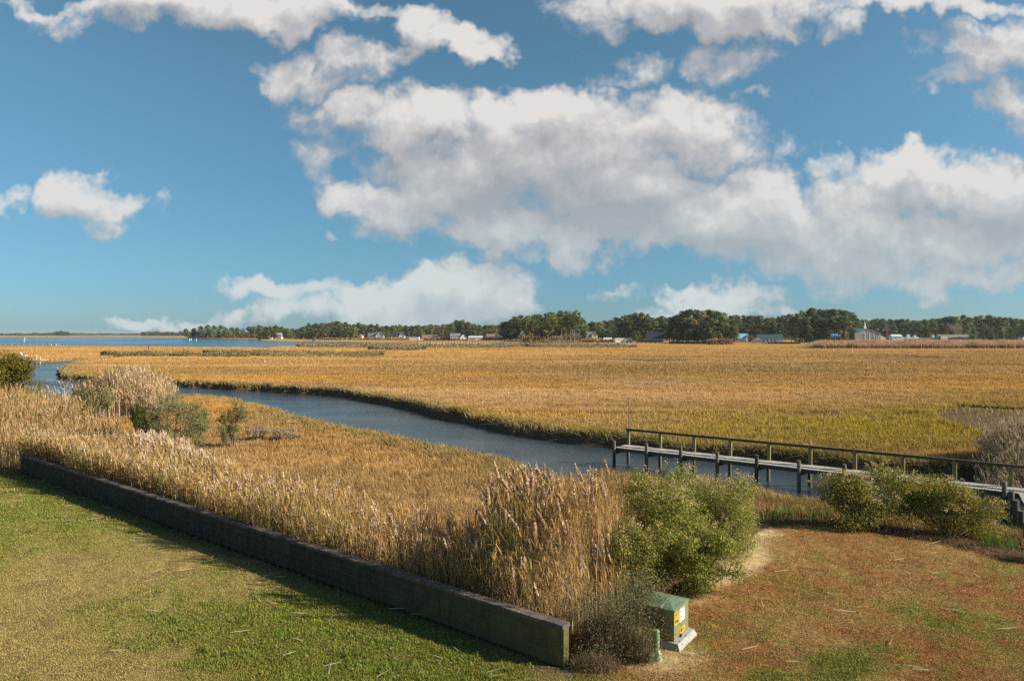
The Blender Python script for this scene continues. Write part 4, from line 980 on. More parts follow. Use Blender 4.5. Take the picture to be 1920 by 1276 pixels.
# ---------- trees ----------
def mat_tree(name, cols_shift=.22):
    m, nt = newmat(name)
    out = N(nt, 'ShaderNodeOutputMaterial'); at = N(nt, 'ShaderNodeAttribute', attribute_name='Col')
    oi = N(nt, 'ShaderNodeObjectInfo')
    hs = N(nt, 'ShaderNodeHueSaturation')
    a = N(nt, 'ShaderNodeMapRange'); inp(a, 'To Min', .485); inp(a, 'To Max', .515); L(nt, oi.outputs['Random'], a.inputs['Value']); L(nt, a.outputs[0], hs.inputs['Hue'])
    m7 = N(nt, 'ShaderNodeMath', operation='MULTIPLY'); m7.inputs[1].default_value = 7.31; L(nt, oi.outputs['Random'], m7.inputs[0])
    fr = N(nt, 'ShaderNodeMath', operation='FRACT'); L(nt, m7.outputs[0], fr.inputs[0])
    b_ = N(nt, 'ShaderNodeMapRange'); inp(b_, 'To Min', .70); inp(b_, 'To Max', 1.25); L(nt, fr.outputs[0], b_.inputs['Value']); L(nt, b_.outputs[0], hs.inputs['Value'])
    L(nt, at.outputs['Color'], hs.inputs['Color'])
    d = N(nt, 'ShaderNodeBsdfDiffuse'); t = N(nt, 'ShaderNodeBsdfTranslucent'); mx = N(nt, 'ShaderNodeMixShader'); inp(mx, 'Fac', .28)
    L(nt, hs.outputs[0], d.inputs['Color']); L(nt, hs.outputs[0], t.inputs['Color'])
    L(nt, d.outputs[0], mx.inputs[1]); L(nt, t.outputs[0], mx.inputs[2]); L(nt, mx.outputs[0], out.inputs[0]); return m
M_CROWN = mat_tree('tree_leaf')
M_TRUNK = mat_solid('pine_bark', (.20, .155, .125), rough=.95, noise=.3, nscale=2)
def pine_meshes(seed, Ht=20.0, cb=.5, wid=3.4, nclump=34, per=46, leaf=.80, pal=None, top=1.0, round_=False):
    r = np.random.default_rng(seed)
    pal = np.array(pal if pal is not None else [C(.12, .155, .06), C(.155, .185, .065), C(.20, .21, .07), C(.09, .12, .055)])
    cs, leafP, leafN, leafC = [], [], [], []
    mb = MB(); bend = r.normal(0, .35, 2)
    def axis(t): return Vector((bend[0]*t*t*2, bend[1]*t*t*2, Ht*t))
    mb.tube(axis(0)-Vector((0, 0, .5)), axis(.35), .27, .21, n=6, cap=False); mb.tube(axis(.35), axis(.7), .21, .14, n=6, cap=False); mb.tube(axis(.7), axis(.97), .14, .04, n=5, cap=False)
    for i in range(nclump):
        t = cb+(1-cb)*(i+r.uniform(0, 1))/nclump
        f = (t-cb)/(1-cb)
        if round_: prof = math.sqrt(max(.05, 1-(2*f-.85)**2/1.35))
        else: prof = (.45+.75*math.sin(math.pi*min(1, f*.85+.12)))*(1.0 if f < .75 else max(.25, 1.35-1.25*(f-.6)))
        a = r.uniform(0, 2*math.pi); q = wid*prof*r.uniform(.25, 1.0)
        c = np.array(axis(t))+np.array([math.cos(a)*q, math.sin(a)*q, r.uniform(-.4, .6)])
        rr = r.uniform(.75, 1.45)*(wid/3.4)*(1.15 if round_ else 1)
        if q > .8: mb.tube(axis(max(.1, t-.05)), Vector(c), .07, .03, n=3, cap=False)
        d = r.normal(size=(per, 3)); d /= np.linalg.norm(d, axis=1)[:, None]
        rad = r.uniform(.3, 1, per)**.5
        P = c+d*rad[:, None]*np.array([rr*1.15, rr*1.15, rr*.66])
        leafP.append(P); leafN.append(d*np.array([1, 1, 1.4])+r.normal(size=(per, 3))*.45+np.array([0, 0, .25]))
        base = pal[r.integers(0, len(pal))]
        leafC.append(base*r.uniform(.75, 1.3, per)[:, None])
    P, Nn, Cc = map(np.concatenate, (leafP, leafN, leafC))
    V, Fa, Cq = leafs(P, Nn, leaf*r.uniform(.6, 1.4, len(P)), Cc, aspect=.8)
    cm = mesh_np('crown', V, Fa, Cq); cm.materials.append(M_CROWN)
    tm = mb.mesh('trunk'); tm.materials.append(M_TRUNK)
    return tm, cm
OLV = [C(.20, .20, .08), C(.24, .225, .085), C(.16, .17, .07)]
VAR = {
 'pine': [pine_meshes(100+i, cb=.52+.04*(i % 3), wid=3.3+.25*(i % 4), nclump=30+2*i, leaf=.7) for i in range(6)],
 'full': [pine_meshes(200+i, cb=.22, wid=4.2, nclump=56, round_=True) for i in range(4)],
 'olive': [pine_meshes(300+i, cb=.28, wid=4.0, nclump=46, round_=True, pal=OLV) for i in range(3)],
 'rust': [pine_meshes(401, cb=.25, wid=4.2, nclump=36, round_=True, per=26, leaf=.5, pal=[C(.26, .14, .07), C(.22, .13, .075), C(.17, .12, .06)])],
 'gold': [pine_meshes(402, cb=.3, wid=3.8, nclump=36, round_=True, pal=[C(.40, .25, .04), C(.30, .21, .04)])],
}
def bare_meshes(seed):
    r = random.Random(seed); mb = MB()
    mb.tube((0, 0, -.3), (0, 0, 8), .35, .22, n=6, cap=False)
    tm = mb.mesh('trunk'); tm.materials.append(mat_solid('grey_bark', (.27, .23, .19), rough=.9, noise=.3, nscale=4))
    mb = MB()
    def grow(p, d, l, rad, k):
        e = p+d*l; mb.tube(p, e, rad, rad*.6, n=3 if k < 3 else 4, cap=False)
        if k == 0: return
        for _ in range(4):
            nd = (d+Vector((r.gauss(0, .45), r.gauss(0, .45), r.gauss(.05, .3)))).normalized(); grow(e if r.random() < .6 else p+d*l*.6, nd, l*.72, rad*.6, k-1)
    for i in range(5):
        a = i*1.26; grow(Vector((0, 0, 5+i*.7)), Vector((math.cos(a)*.7, math.sin(a)*.7, 1)).normalized(), 4.2, .16, 4)
    cm = mb.mesh('branches'); cm.materials.append(bpy.data.materials['grey_bark']); return tm, cm
VAR['bare'] = [bare_meshes(5)]
NTREE = 0
def tree(kind, px, ytop, Y, label, group, wscale=1.0, zb=0.0, name=None, seed=None):
    global NTREE
    r = random.Random(NTREE*13+5 if seed is None else seed); NTREE += 1
    tm, cm = VAR[kind][r.randrange(len(VAR[kind]))]
    h = ZT(ytop, Y)-zb; s = h/(20.0 if kind != 'bare' else 19.0)/1.0
    nm = name or {'pine': 'pine_tree', 'full': 'pine_tree', 'olive': 'oak_tree', 'rust': 'autumn_tree', 'gold': 'autumn_tree', 'bare': 'bare_tree'}[kind]
    root = thing(nm, label, 'tree', (WY(px, Y), Y, zb), r.uniform(0, 6.28), group)
    ws = wscale*1.22*s**.5*r.uniform(.9, 1.15)
    root.scale = (ws, ws, s)
    link('trunk', tm, None, root); link('crown' if kind != 'bare' else 'branches', cm, None, root)
    return root
PROF = [(352,617),(370,613),(392,609),(410,611),(425,612),(440,612),(455,616),(470,613),(485,610),(505,611),(520,610),(545,615),(560,615),(572,609),(590,605),(605,606),(620,603),(630,602),(645,603),(660,607),(672,606),(690,608),(700,608),(715,610),(740,609),(765,610),(780,609),(800,609),
        (825,608),(845,607),(852,601),(866,600),(880,604),(888,608),(905,609),(925,608),(940,609),(950,603),(965,595),(985,591),(1000,590),(1015,589),(1030,587),(1045,587),(1060,584),(1077,583),(1088,589),(1092,602),(1100,605),(1110,603),(1130,603),(1150,600),(1165,594),(1180,590),(1195,587),(1212,589),(1222,596),
        (1240,594),(1255,595),(1265,595),(1276,588),(1285,582),(1300,582),(1320,582),(1340,583),(1355,586),(1364,592),(1380,593),(1400,592),(1420,592),(1440,595),(1455,593),(1470,592),(1485,590),(1498,586),(1512,580),(1525,579),(1545,580),(1560,582),(1575,581),(1590,582),(1598,589),(1606,598),(1625,599),(1640,600),(1655,598),
        (1680,599),(1700,599),(1720,600),(1740,598),(1760,597),(1780,594),(1800,592),(1815,593),(1835,592),(1850,592),(1865,595),(1880,596),(1900,596),(1915,597),(1940,596),(2000,594)]
pxs = [p[0] for p in PROF]; pys = [p[1] for p in PROF]
def prof(x): return float(np.interp(x, pxs, pys))
def region(x):
    if x < 480: return 'on the wooded point', 1250
    if x < 555: return 'round the white waterside house', 1180
    if x < 700: return 'left of the big gabled house', 1060
    if x < 840: return 'behind the white gabled houses', 1130
    if x < 945: return 'behind the metal garage', 1050
    if x < 1095: return 'in the tall stand left of the porch house', 720
    if x < 1160: return 'behind the porch house', 860
    if x < 1262: return 'behind the navy roofed house', 770
    if x < 1372: return 'in the tall grove beside the navy roof', 660
    if x < 1490: return 'behind the teal roofed house', 860
    if x < 1604: return 'in the tall grove by the church', 690
    if x < 1760: return 'behind the long white building', 900
    return 'behind the tall utility pole', 900
KLBL = {'pine': 'bare trunked pine', 'full': 'dense dark pine', 'olive': 'broad olive tree', 'rust': 'russet autumn tree', 'gold': 'golden autumn tree', 'bare': 'leafless grey tree'}
rt = random.Random(99)
x = 350.0
while x < 1990:
    reg, Y = region(x)
    tall = reg.startswith('in the tall')
    step = 10.5
    kind = 'pine' if rt.random() < (.75 if 'pine stand' in reg else .25) else ('full' if rt.random() < .72 else 'olive')
    Yt = Y*rt.uniform(.985, 1.03)
    tree(kind, x, prof(x)+rt.uniform(-1.0, 2.2), Yt, f'{KLBL[kind]} on the skyline {reg}', f'{kind} trees of the skyline {reg}', wscale=1.1 if kind != 'pine' else 1.0)
    x += step*rt.uniform(.8, 1.3)
# second row: lower trees in front
rt2 = 0
FR = [(511,621,1095,'full'),(517,622,1095,'olive'),(533,619,1100,'full'),(500,619,1095,'full'),(540,620,1095,'olive'),(395,618,1200,'full'),(430,620,1200,'olive'),(560,620,1150,'full'),(585,617,1010,'pine'),(598,616,1010,'full'),(612,614,1010,'pine'),(628,612,1010,'full'),(641,613,1010,'pine'),(655,614,1010,'full'),(664,615,1010,'olive'),(563,622,1010,'full'),(575,620,1010,'full'),
 (690,613,1090,'rust'),(724,622,1010,'rust'),(727,621,1010,'olive'),(775,617,1080,'olive'),(790,618,1080,'olive'),(822,618,1010,'olive'),(832,617,1010,'rust'),(838,619,1010,'olive'),(866,605,1010,'full'),(877,607,1010,'full'),(885,612,1010,'full'),(860,609,1015,'full'),
 (905,618,1000,'olive'),(918,617,1000,'olive'),(930,616,1000,'olive'),(900,622,980,'gold'),
 (952,612,690,'full'),(960,606,690,'full'),(968,608,695,'pine'),(975,600,690,'pine'),(985,598,690,'pine'),(993,603,700,'pine'),(1001,597,670,'pine'),(1010,600,690,'pine'),(1019,596,690,'pine'),(1028,594,680,'pine'),(1036,593,650,'pine'),(1044,596,670,'pine'),(1053,595,690,'pine'),(1061,592,680,'pine'),(1069,590,655,'pine'),(1077,590,670,'pine'),(1085,594,650,'pine'),
 (1122,618,810,'full'),(1129,615,810,'full'),(1136,621,800,'olive'),(1147,616,810,'olive'),(1155,612,800,'full'),(1165,607,790,'full'),(1175,602,780,'full'),(1186,604,760,'full'),(1197,601,760,'pine'),(1207,605,760,'full'),(1217,606,760,'full'),(1228,603,760,'olive'),(1240,604,760,'full'),(1251,606,760,'full'),
 (1190,625,690,'olive'),(1195,621,700,'full'),(1255,606,660,'full'),(1262,603,655,'full'),(1272,601,650,'full'),(1283,597,645,'full'),(1296,599,640,'full'),(1303,600,640,'gold'),(1309,607,630,'full'),(1320,603,630,'full'),(1331,600,620,'full'),(1342,601,610,'full'),(1352,604,610,'full'),(1362,607,610,'full'),(1373,612,610,'full'),(1378,622,600,'full'),
 (1290,618,620,'full'),(1305,620,620,'full'),(1318,618,610,'full'),(1335,615,600,'full'),(1350,625,600,'olive'),(1268,616,640,'full'),(1278,622,640,'olive'),
 (1388,608,800,'full'),(1398,606,800,'olive'),(1408,604,800,'full'),(1419,607,800,'full'),(1430,606,800,'olive'),(1441,604,800,'full'),(1452,603,800,'full'),(1463,605,790,'full'),(1474,602,780,'full'),(1484,600,700,'olive'),(1494,606,670,'full'),(1500,604,650,'olive'),(1508,596,650,'full'),
 (1407,629,650,'full'),(1518,594,650,'pine'),(1528,592,650,'full'),(1538,596,650,'pine'),(1548,598,650,'full'),(1557,594,640,'pine'),(1566,597,640,'pine'),(1576,593,640,'pine'),(1585,592,640,'pine'),(1591,600,630,'pine'),(1515,612,640,'full'),(1532,613,640,'full'),(1546,614,640,'full'),(1583,630,600,'olive'),
 (1663,611,870,'rust'),(1675,612,880,'full'),(1700,608,860,'full'),(1712,605,850,'full'),(1725,604,840,'full'),(1736,611,830,'full'),(1741,623,760,'gold'),(1755,606,830,'full'),(1765,608,820,'full'),(1774,607,815,'gold'),(1790,603,810,'bare'),(1812,610,830,'full'),(1838,607,720,'full'),(1846,612,710,'full'),(1829,620,700,'full'),(1855,618,700,'full'),
 (1862,611,800,'rust'),(1880,612,800,'full'),(1895,616,800,'full'),(1908,609,760,'full'),(1917,608,740,'full'),(1930,612,740,'full'),(1822,626,690,'full')]
for (px, yt, Y, k) in FR:
    reg, _ = region(px)
    tree(k, px, yt, Y, f'{KLBL[k]} in the front row {reg}', f'{k} trees at the front row {reg}')
print('TREES', NTREE)
# understorey and distant woods: one mass each
def mass(boxes, n, pal, name, label, cat='undergrowth', lsk=1.4):
    P, Z, S = [], [], []
    tot = sum(abs(b[1]-b[0])*abs(b[3]) for b in boxes)
    for (x0, x1, Y, hh, dep) in boxes:
        m = int(n*abs(x1-x0)*hh/tot); px = rng.uniform(x0, x1, m); Yv = Y+rng.uniform(0, dep, m)
        top = hh*(.55+.75*fbm(px*.13, px*0+Y, 4, 9)); P.append(np.stack([WY(px, Yv), Yv], 1)); Z.append(top*rng.uniform(0, 1, m)**.8); S.append(np.full(m, Y/711*lsk))
    P, Z, S = np.concatenate(P), np.concatenate(Z), np.concatenate(S); m = len(P)
    pal = np.array(pal); cl = fbm(P[:, 0]*.1, Z*.25, 2, 33)
    col = pal[rng.integers(0, len(pal), m)]*(rng.uniform(.6, 1.3, m)*(.5+cl))[:, None]
    V, Fa, Cc = leafs(np.stack([P[:, 0], P[:, 1], Z], 1), rng.normal(size=(m, 3))+C(.2, -.6, .5), S*rng.uniform(.6, 1.5, m), col, aspect=.9)
    o = link(name, mesh_np(name, V, Fa, Cc), M_LEAF); tag(o, label, cat, kind='stuff')
DG = [C(.075, .10, .04), C(.10, .12, .045), C(.115, .12, .05), C(.15, .13, .07)]
mass([(352, 480, 1290, 9, 40), (480, 560, 1220, 9, 40), (555, 700, 1085, 10, 30), (700, 950, 1160, 11, 40), (945, 1096, 760, 5, 15), (1090, 1165, 890, 10, 30), (1160, 1265, 800, 10, 20), (1262, 1375, 690, 9, 20), (1370, 1495, 890, 12, 30), (1490, 1604, 720, 6, 20), (1600, 2050, 930, 13, 40)],
     26000, DG, 'woodland_undergrowth', 'dark green undergrowth beneath the trees across the marsh')
def wall_of_leaves():
    m = 42000; px = rng.uniform(470, 2060, m); Yb = np.interp(px, [470, 560, 700, 940, 960, 1100, 1500, 2060], [1320, 1300, 1250, 1200, 1150, 1050, 1050, 1050]); Yv = Yb+rng.uniform(0, 70, m)
    yt = np.interp(px, pxs, pys); yt = np.where((yt < 596), 596+(yt-596)*.0, yt)+3.2+3.0*(fbm(px*.22, px*0, 3, 71)-.5)*2
    top = EYE-(yt-HY)*Yv/F; Z = top*(1-rng.uniform(0, 1, m)**1.7)
    P = np.stack([WY(px, Yv), Yv, Z], 1); cl = fbm(px*.16, Z*.22, 3, 81)
    pal = np.array([C(.085, .105, .045), C(.11, .125, .05), C(.13, .13, .06), C(.10, .10, .05)]); col = pal[rng.integers(0, 4, m)]*(rng.uniform(.7, 1.25, m)*(.45+1.1*cl))[:, None]
    V, Fa, Cc = leafs(P, rng.normal(size=(m, 3))+C(.3, -.5, .6), Yv/711*1.7*rng.uniform(.6, 1.5, m), col, aspect=.9)
    o = link('back_woods', mesh_np('back_woods', V, Fa, Cc), M_LEAF); tag(o, 'continuous woods closing the view behind the single trees across the marsh', 'woods', kind='stuff')
wall_of_leaves()
mass([(2060, 2300, 1500, 16, 60)], 900, DG, 'side_woods', 'continuous dark woods far behind the tree groups across the marsh', 'woods')
mass([(-500, 60, 3600, 9, 200), (60, 140, 3700, 11, 200), (100, 130, 3500, 19, 100), (140, 270, 3900, 9, 200), (265, 365, 2700, 15, 150), (350, 700, 3300, 16, 200)], 26000, [C(.075, .095, .055), C(.095, .11, .06), C(.06, .085, .05)], 'distant_woods', 'low bluish green woods on the far shore of the bay', 'woods', lsk=1.0)
# tan brush in front of houses
mass([(600, 760, 960, 2.2, 10), (795, 850, 900, 3.0, 10), (860, 945, 880, 1.5, 8), (1000, 1090, 640, 1.6, 8), (1090, 1165, 690, 3.2, 10), (1195, 1240, 650, 2.2, 8)], 9000, [C(.40, .24, .12), C(.33, .21, .12), C(.42, .30, .15)], 'shore_brush', 'tan and russet brush along the marsh edge in front of the shore houses', 'brush')
mass([(905, 948, 870, 3.2, 8), (1255, 1330, 590, 1.8, 6), (1440, 1500, 600, 1.2, 6), (485, 505, 1060, 3, 10)], 3500, [C(.04, .05, .022), C(.06, .07, .03)], 'dark_hedge', 'dark evergreen scrub low in front of the far houses and grove', 'scrub')
mass([(1325, 1375, 560, 4.2, 10)], 1500, [C(.36, .22, .11), C(.42, .28, .14)], 'tan_brush', 'rounded tan brush mound under the tall round grove', 'brush')
# tall reed stripe before the church
def far_reeds():
    n = 60000; px = rng.uniform(1497, 2100, n); t = rng.uniform(0, 1, n)
    Yv = 415+t*70; hh = (3.3+1.2*fbm(px*.03, t*3, 3, 3))*sstep(1495, 1540, px)*(.55+.45*t+.2*fbm(px*.02, t*2, 2, 8)) + .3
    P = np.stack([WY(px, Yv), Yv, np.zeros(n)], 1)
    col = mixc(mixc(np.tile(C(.40, .26, .14), (n, 1)), C(.50, .33, .22), t), C(.20, .17, .07), (fbm(px*.04, t*1.5, 3, 5) > .56)*.7*(1-t*.6))
    V, Fa, Cc = blades(P, hh*rng.uniform(.7, 1.1, n), np.full(n, .42), rng.normal(0, .12, (n, 2)), col*rng.uniform(.65, 1.3, n)[:, None], tipgain=1.15)
    o = link('church_reeds', mesh_np('church_reeds', V, Fa, Cc), M_REED); tag(o, 'long stripe of tall pinkish tan reeds in front of the church', 'reeds', kind='stuff')
far_reeds()

# ---------- buildings ----------
def ms(name, c, rough=.8, noise=.06, **k): return mat_solid(name, c, rough=rough, noise=noise, nscale=.8, **k)
WHITE = ms('white_siding', (.74, .74, .72)); CREAM = ms('cream_siding', (.60, .55, .42)); GREYS = ms('grey_siding', (.30, .31, .30)); PALEB = ms('pale_blue_siding', (.45, .53, .58))
NAVY = ms('navy_shingle', (.035, .045, .07)); TEAL = ms('teal_metal_roof', (.05, .10, .12), rough=.5); SKYB = ms('blue_metal_roof', (.16, .40, .56), rough=.45, spec=.5); GREYR = ms('grey_shingle', (.16, .165, .17)); BROWN = ms('brown_shingle', (.26, .15, .09)); TAUPE = ms('taupe_shingle', (.20, .175, .15)); LGREY = ms('light_grey_roof', (.52, .54, .54), rough=.5)
CHG = ms('church_siding', (.33, .33, .33)); RED = ms('red_paint', (.42, .03, .035), rough=.5); GLASSD = ms('dark_glass', (.02, .028, .035), rough=.15, spec=.6); TRIM = ms('white_trim', (.82, .82, .80)); TANS = ms('tan_siding', (.55, .42, .30))
def gable(root, cx, cy, w, d, zh, rh, wall_m, roof_m, axis='x', z0=0, over=.35, thick=.18, names=('wall', 'roof')):
    """box with a pitched roof: ridge along x or y in the thing's frame"""
    mb = MB()
    if axis == 'x':
        poly = [(-d/2, 0), (d/2, 0), (d/2, zh), (0, zh+rh), (-d/2, zh)]; Lh = w/2
        T = lambda a, l, z: (cx+l, cy+a, z0+z)
    else:
        poly = [(-w/2, 0), (w/2, 0), (w/2, zh), (0, zh+rh), (-w/2, zh)]; Lh = d/2
        T = lambda a, l, z: (cx+a, cy+l, z0+z)
    n = 5; vs = [T(a, -Lh, z) for a, z in poly]+[T(a, Lh, z) for a, z in poly]
    fs = [tuple(range(n)), tuple(range(2*n-1, n-1, -1))]+[(i, n+i, n+(i+1) % n, (i+1) % n) for i in range(n)]
    if axis == 'x': fs = [tuple(reversed(f)) for f in fs]
    mb.add(vs, fs); mb.build(names[0], wall_m, root)
    hw = (d if axis == 'x' else w)/2; sl_ = rh/hw; e = hw+over; L2 = Lh+over
    mb = MB(); zr = zh+rh+.02; ze = zr-sl_*e
    for s in (-1, 1):
        vs = [T(0, -L2, zr), T(s*e, -L2, ze), T(s*e, L2, ze), T(0, L2, zr), T(0, -L2, zr+thick), T(s*e, -L2, ze+thick), T(s*e, L2, ze+thick), T(0, L2, zr+thick)]
        mb.add(vs, [(0, 1, 2, 3), (7, 6, 5, 4), (0, 4, 5, 1), (1, 5, 6, 2), (2, 6, 7, 3), (3, 7, 4, 0)])
    return mb.build(names[1], roof_m, root)
def win(root, x, y, z, w, h, face='y', arch=False, name='window', pane=GLASSD):
    """window on the front (-y) or side (+x) face"""
    mb = MB(); f = .12
    if face == 'y': mb.box((x, y-.03, z), (w+2*f, .06, h+2*f))
    else: mb.box((x+.03, y, z), (.06, w+2*f, h+2*f))
    o = mb.build(name, TRIM, root); mb = MB()
    if face == 'y': mb.box((x, y-.075, z), (w, .03, h))
    else: mb.box((x+.075, y, z), (.03, w, h))
    mb.build('pane', pane, o); return o
def house(name, label, px, Y, rz=0, z=0, cat='house', group=None): return thing(name, label, cat, (WY(px, Y), Y, z), rz, group)
def m_px(px, Y): return px*Y/F
# white two-storey waterside house
h = house('waterside_house', 'pale two storey house half hidden by pines on the far bay shore', 522, 1120); gable(h, 1, 0, 10, 8, 7.6, 1.4, PALEB, LGREY)
for i in range(3): win(h, -4+4*i, -4.5, 5.5, 1.6, 1.6); win(h, -4+4*i, -4.5, 2.2, 1.6, 1.6)
h = house('waterside_cottage', 'small white cottage at the waterline beside the half hidden two storey house', 507, 1115); gable(h, 0, 0, 7, 6, 4.2, 2, WHITE, GREYR); win(h, -1, -3, 2.2, 1.2, 1.4); win(h, 2, -3, 2.2, 1.2, 1.4)
h = house('boathouse', 'narrow tan house with a red painted lower storey', 676.5, 985, R(-25)); gable(h, 0, 0, 8, 6, 5.0, 2.2, CREAM, BROWN, axis='y'); mb = MB(); mb.box((0, -3.06, 1.2), (7.9, .1, 2.2)); mb.build('lower_siding', RED, h)
for i in (-2, 0, 2): win(h, i, -3.12, 1.3, 1.0, 1.4)
win(h, 0, -3.0, 4.4, 1.4, 1.2)
h = house('gabled_house', 'big white house with a tall steep gable and grey hip roofed wing', 705, 985, 0)
gable(h, 5.5, 0, 10, 11, 5.6, 5.6, WHITE, NAVY, axis='y'); gable(h, -5, 1, 12, 8, 5.0, 4.2, WHITE, GREYR, axis='x'); gable(h, 7.8, -6.4, 8, 3, 2.9, 1.6, WHITE, GREYR, axis='x')
for x_, z_ in ((4.0, 6.8), (7, 6.8)): win(h, x_, -5.5, z_, 1.2, 1.7)
for x_ in (-9, -6.5, -4, -1.5): win(h, x_, -3.0, 2.6, 1.2, 2.0)
mb = MB(); mb.box((-3.2, -5, 1.3), (3, 2.4, 2.6)); mb.build('porch', TRIM, h); win(h, 6.0, -7.9, 1.5, 1.1, 1.6); win(h, 9.5, -7.9, 1.5, 1.1, 1.6)
h = house('dormer_house', 'white house with black roof, tan dormer and a bright gable end at its right', 746, 985)
gable(h, -3, 0, 13, 8, 4.6, 4.4, WHITE, NAVY); gable(h, 6, -1, 8, 9, 5.2, 5.2, WHITE, NAVY, axis='y'); gable(h, -1, -3.2, 3, 2.5, 6.6, 1.2, TANS, NAVY, axis='y', names=('dormer', 'dormer_roof'))
for x_ in (-7, -4.5, -2): win(h, x_, -4.0, 2.4, 1.2, 1.8)
win(h, 4.6, -5.5, 3.0, 1.3, 2.0); win(h, 7.4, -5.5, 3.0, 1.3, 2.0); win(h, 6, -5.5, 7.2, 1.3, 1.6)
h = house('flat_garage', 'low white flat roofed garage right of the black roofed dormer house', 773, 970); mb = MB(); mb.box((0, 0, 1.9), (19, 9, 3.8)); mb.build('wall', WHITE, h); mb = MB(); mb.box((0, 0, 3.95), (19.6, 9.6, .3)); mb.build('roof', LGREY, h)
mb = MB(); mb.box((-6.2, -4.56, 1.5), (5.5, .1, 2.8)); mb.build('garage_door', GREYR, h)
h = house('brown_roofed_house', 'low house with a long brown roof and a small white gable among bare trees', 806, 960); gable(h, 0, 1, 20, 9, 3.2, 3.6, WHITE, BROWN); gable(h, 1.5, -4.5, 7, 5, 2.2, 2.4, WHITE, GREYR, axis='y'); gable(h, 8, -2, 7, 5, 3, 2.8, WHITE, NAVY)
for x_ in (-7, -4): win(h, x_, -3.5, 1.8, 1.2, 1.4)
h = house('small_shed', 'tiny white shed between the flat garage and the brown roofed house', 793, 940); gable(h, 0, 0, 5, 4, 2.2, 1.3, WHITE, LGREY, axis='y'); win(h, 0, -2, 1.4, .8, 1)
h = house('grey_roofed_house', 'grey and white shore house with slanted dark roof and white end gable', 858, 900, R(8))
gable(h, -3, 0, 13, 9, 5.2, 3.6, GREYS, GREYR); gable(h, 7, -1, 8, 9, 3.4, 4.8, WHITE, TAUPE, axis='y')
for x_ in (-7.5, -5, -2.5, 0): win(h, x_, -4.5, 4.0, 1.4, 1.5); win(h, x_, -4.5, 1.6, 1.4, 1.6)
win(h, 6, -5.5, 2.0, 1.4, 2.0); win(h, 8, -5.5, 4.2, 1.0, 1.4); mb = MB(); mb.box((-3.5, -5.6, 2.75), (12, 2.2, .25)); mb.build('balcony', TRIM, h)
h = house('metal_garage', 'white metal garage with pale low roof in front of the pines', 892, 880); gable(h, 0, 0, 17, 12, 3.6, 1.9, WHITE, LGREY); mb = MB(); mb.box((-3.5, -6.06, 1.4), (6.5, .1, 2.6)); mb.build('garage_door', GREYS, h)
h = house('wing_house', 'white house with brown gabled roof and long black roofed wing beside the tall pines', 928, 880); gable(h, -5, 0, 10, 9, 5.0, 3.0, WHITE, BROWN); gable(h, 6, -3, 17, 6, 3.2, 2.6, WHITE, NAVY)
for x_ in (2, 5, 8, 11): win(h, x_, -6, 1.8, 1.1, 1.3)
win(h, -5, -4.5, 3.8, 1.2, 1.6)
# porch house
h = house('porch_house', 'grey blue house with cream front gable and white wraparound porch on posts', 1108, 720)
gable(h, -1.5, 2, 13, 9, 5.4, 3.6, GREYS, GREYR, z0=1.2); gable(h, 3.5, -.5, 6, 6, 6.0, 2.6, CREAM, GREYR, axis='y', z0=1.2, names=('front_gable', 'front_gable_roof')); gable(h, -6.2, 0, 4.5, 6, 4.8, 1.8, GREYS, GREYR, axis='y', z0=1.2)
mb = MB(); mb.box((0, -1.8, 4.25), (20.6, 6.4, .3)); mb.build('porch_roof', LGREY, h)
mb = MB(); mb.box((0, -1.8, 1.15), (20.2, 6.0, .3)); mb.build('porch_floor', TRIM, h)
for i in range(12): mb = MB(); mb.box((-9.9+i*1.8, -4.6, 2.7), (.28, .28, 2.8)); mb.build('porch_post', TRIM, h)
mb = MB(); mb.box((0, -4.62, 2.15), (19.8, .08, .12)); mb.box((0, -4.62, 1.75), (19.8, .05, .08)); mb.build('railing', TRIM, h)
for x_ in (-8, -5.5, -3, -.5, 2, 4.5, 7): win(h, x_, -2.6 if x_ < 1 or x_ > 6.5 else -3.5, 2.6, 1.1, 1.6)
win(h, 3.5, -3.5, 6.4, 1.5, 1.3); win(h, -6.2, -3, 6.2, 1.5, 1.1)
for i in range(8): mb = MB(); mb.box((-9+i*2.57, -3.5, .5), (.4, .4, 1.0)); mb.build('pier_block', GREYS, h)
h = house('white_trailer', 'long pale mobile home with flat white roof behind tan brush', 1168, 665, R(14)); mb = MB(); mb.box((0, 0, 2.4), (17, 5, 3.4)); mb.build('wall', WHITE, h); mb = MB(); mb.box((0, 0, 4.2), (17.5, 5.5, .22)); mb.build('roof', LGREY, h)
for i in range(5): win(h, -7+i*1.7, -2.5, 2.6, .9, 1.6, pane=BROWN)
for x_ in (3.4, 6.2): win(h, x_, -2.5, 1.5, .9, 1.6)
mb = MB(); mb.box((0, -.2, .35), (16.6, 4.6, .7)); mb.build('skirting', GREYS, h)
h = house('small_cottage', 'small pale cottage with low hipped roof left of the mobile home', 1139, 720); gable(h, 0, 0, 8, 6, 2.8, 1.4, PALEB, LGREY); win(h, -1, -3, 1.6, 1, 1.2)
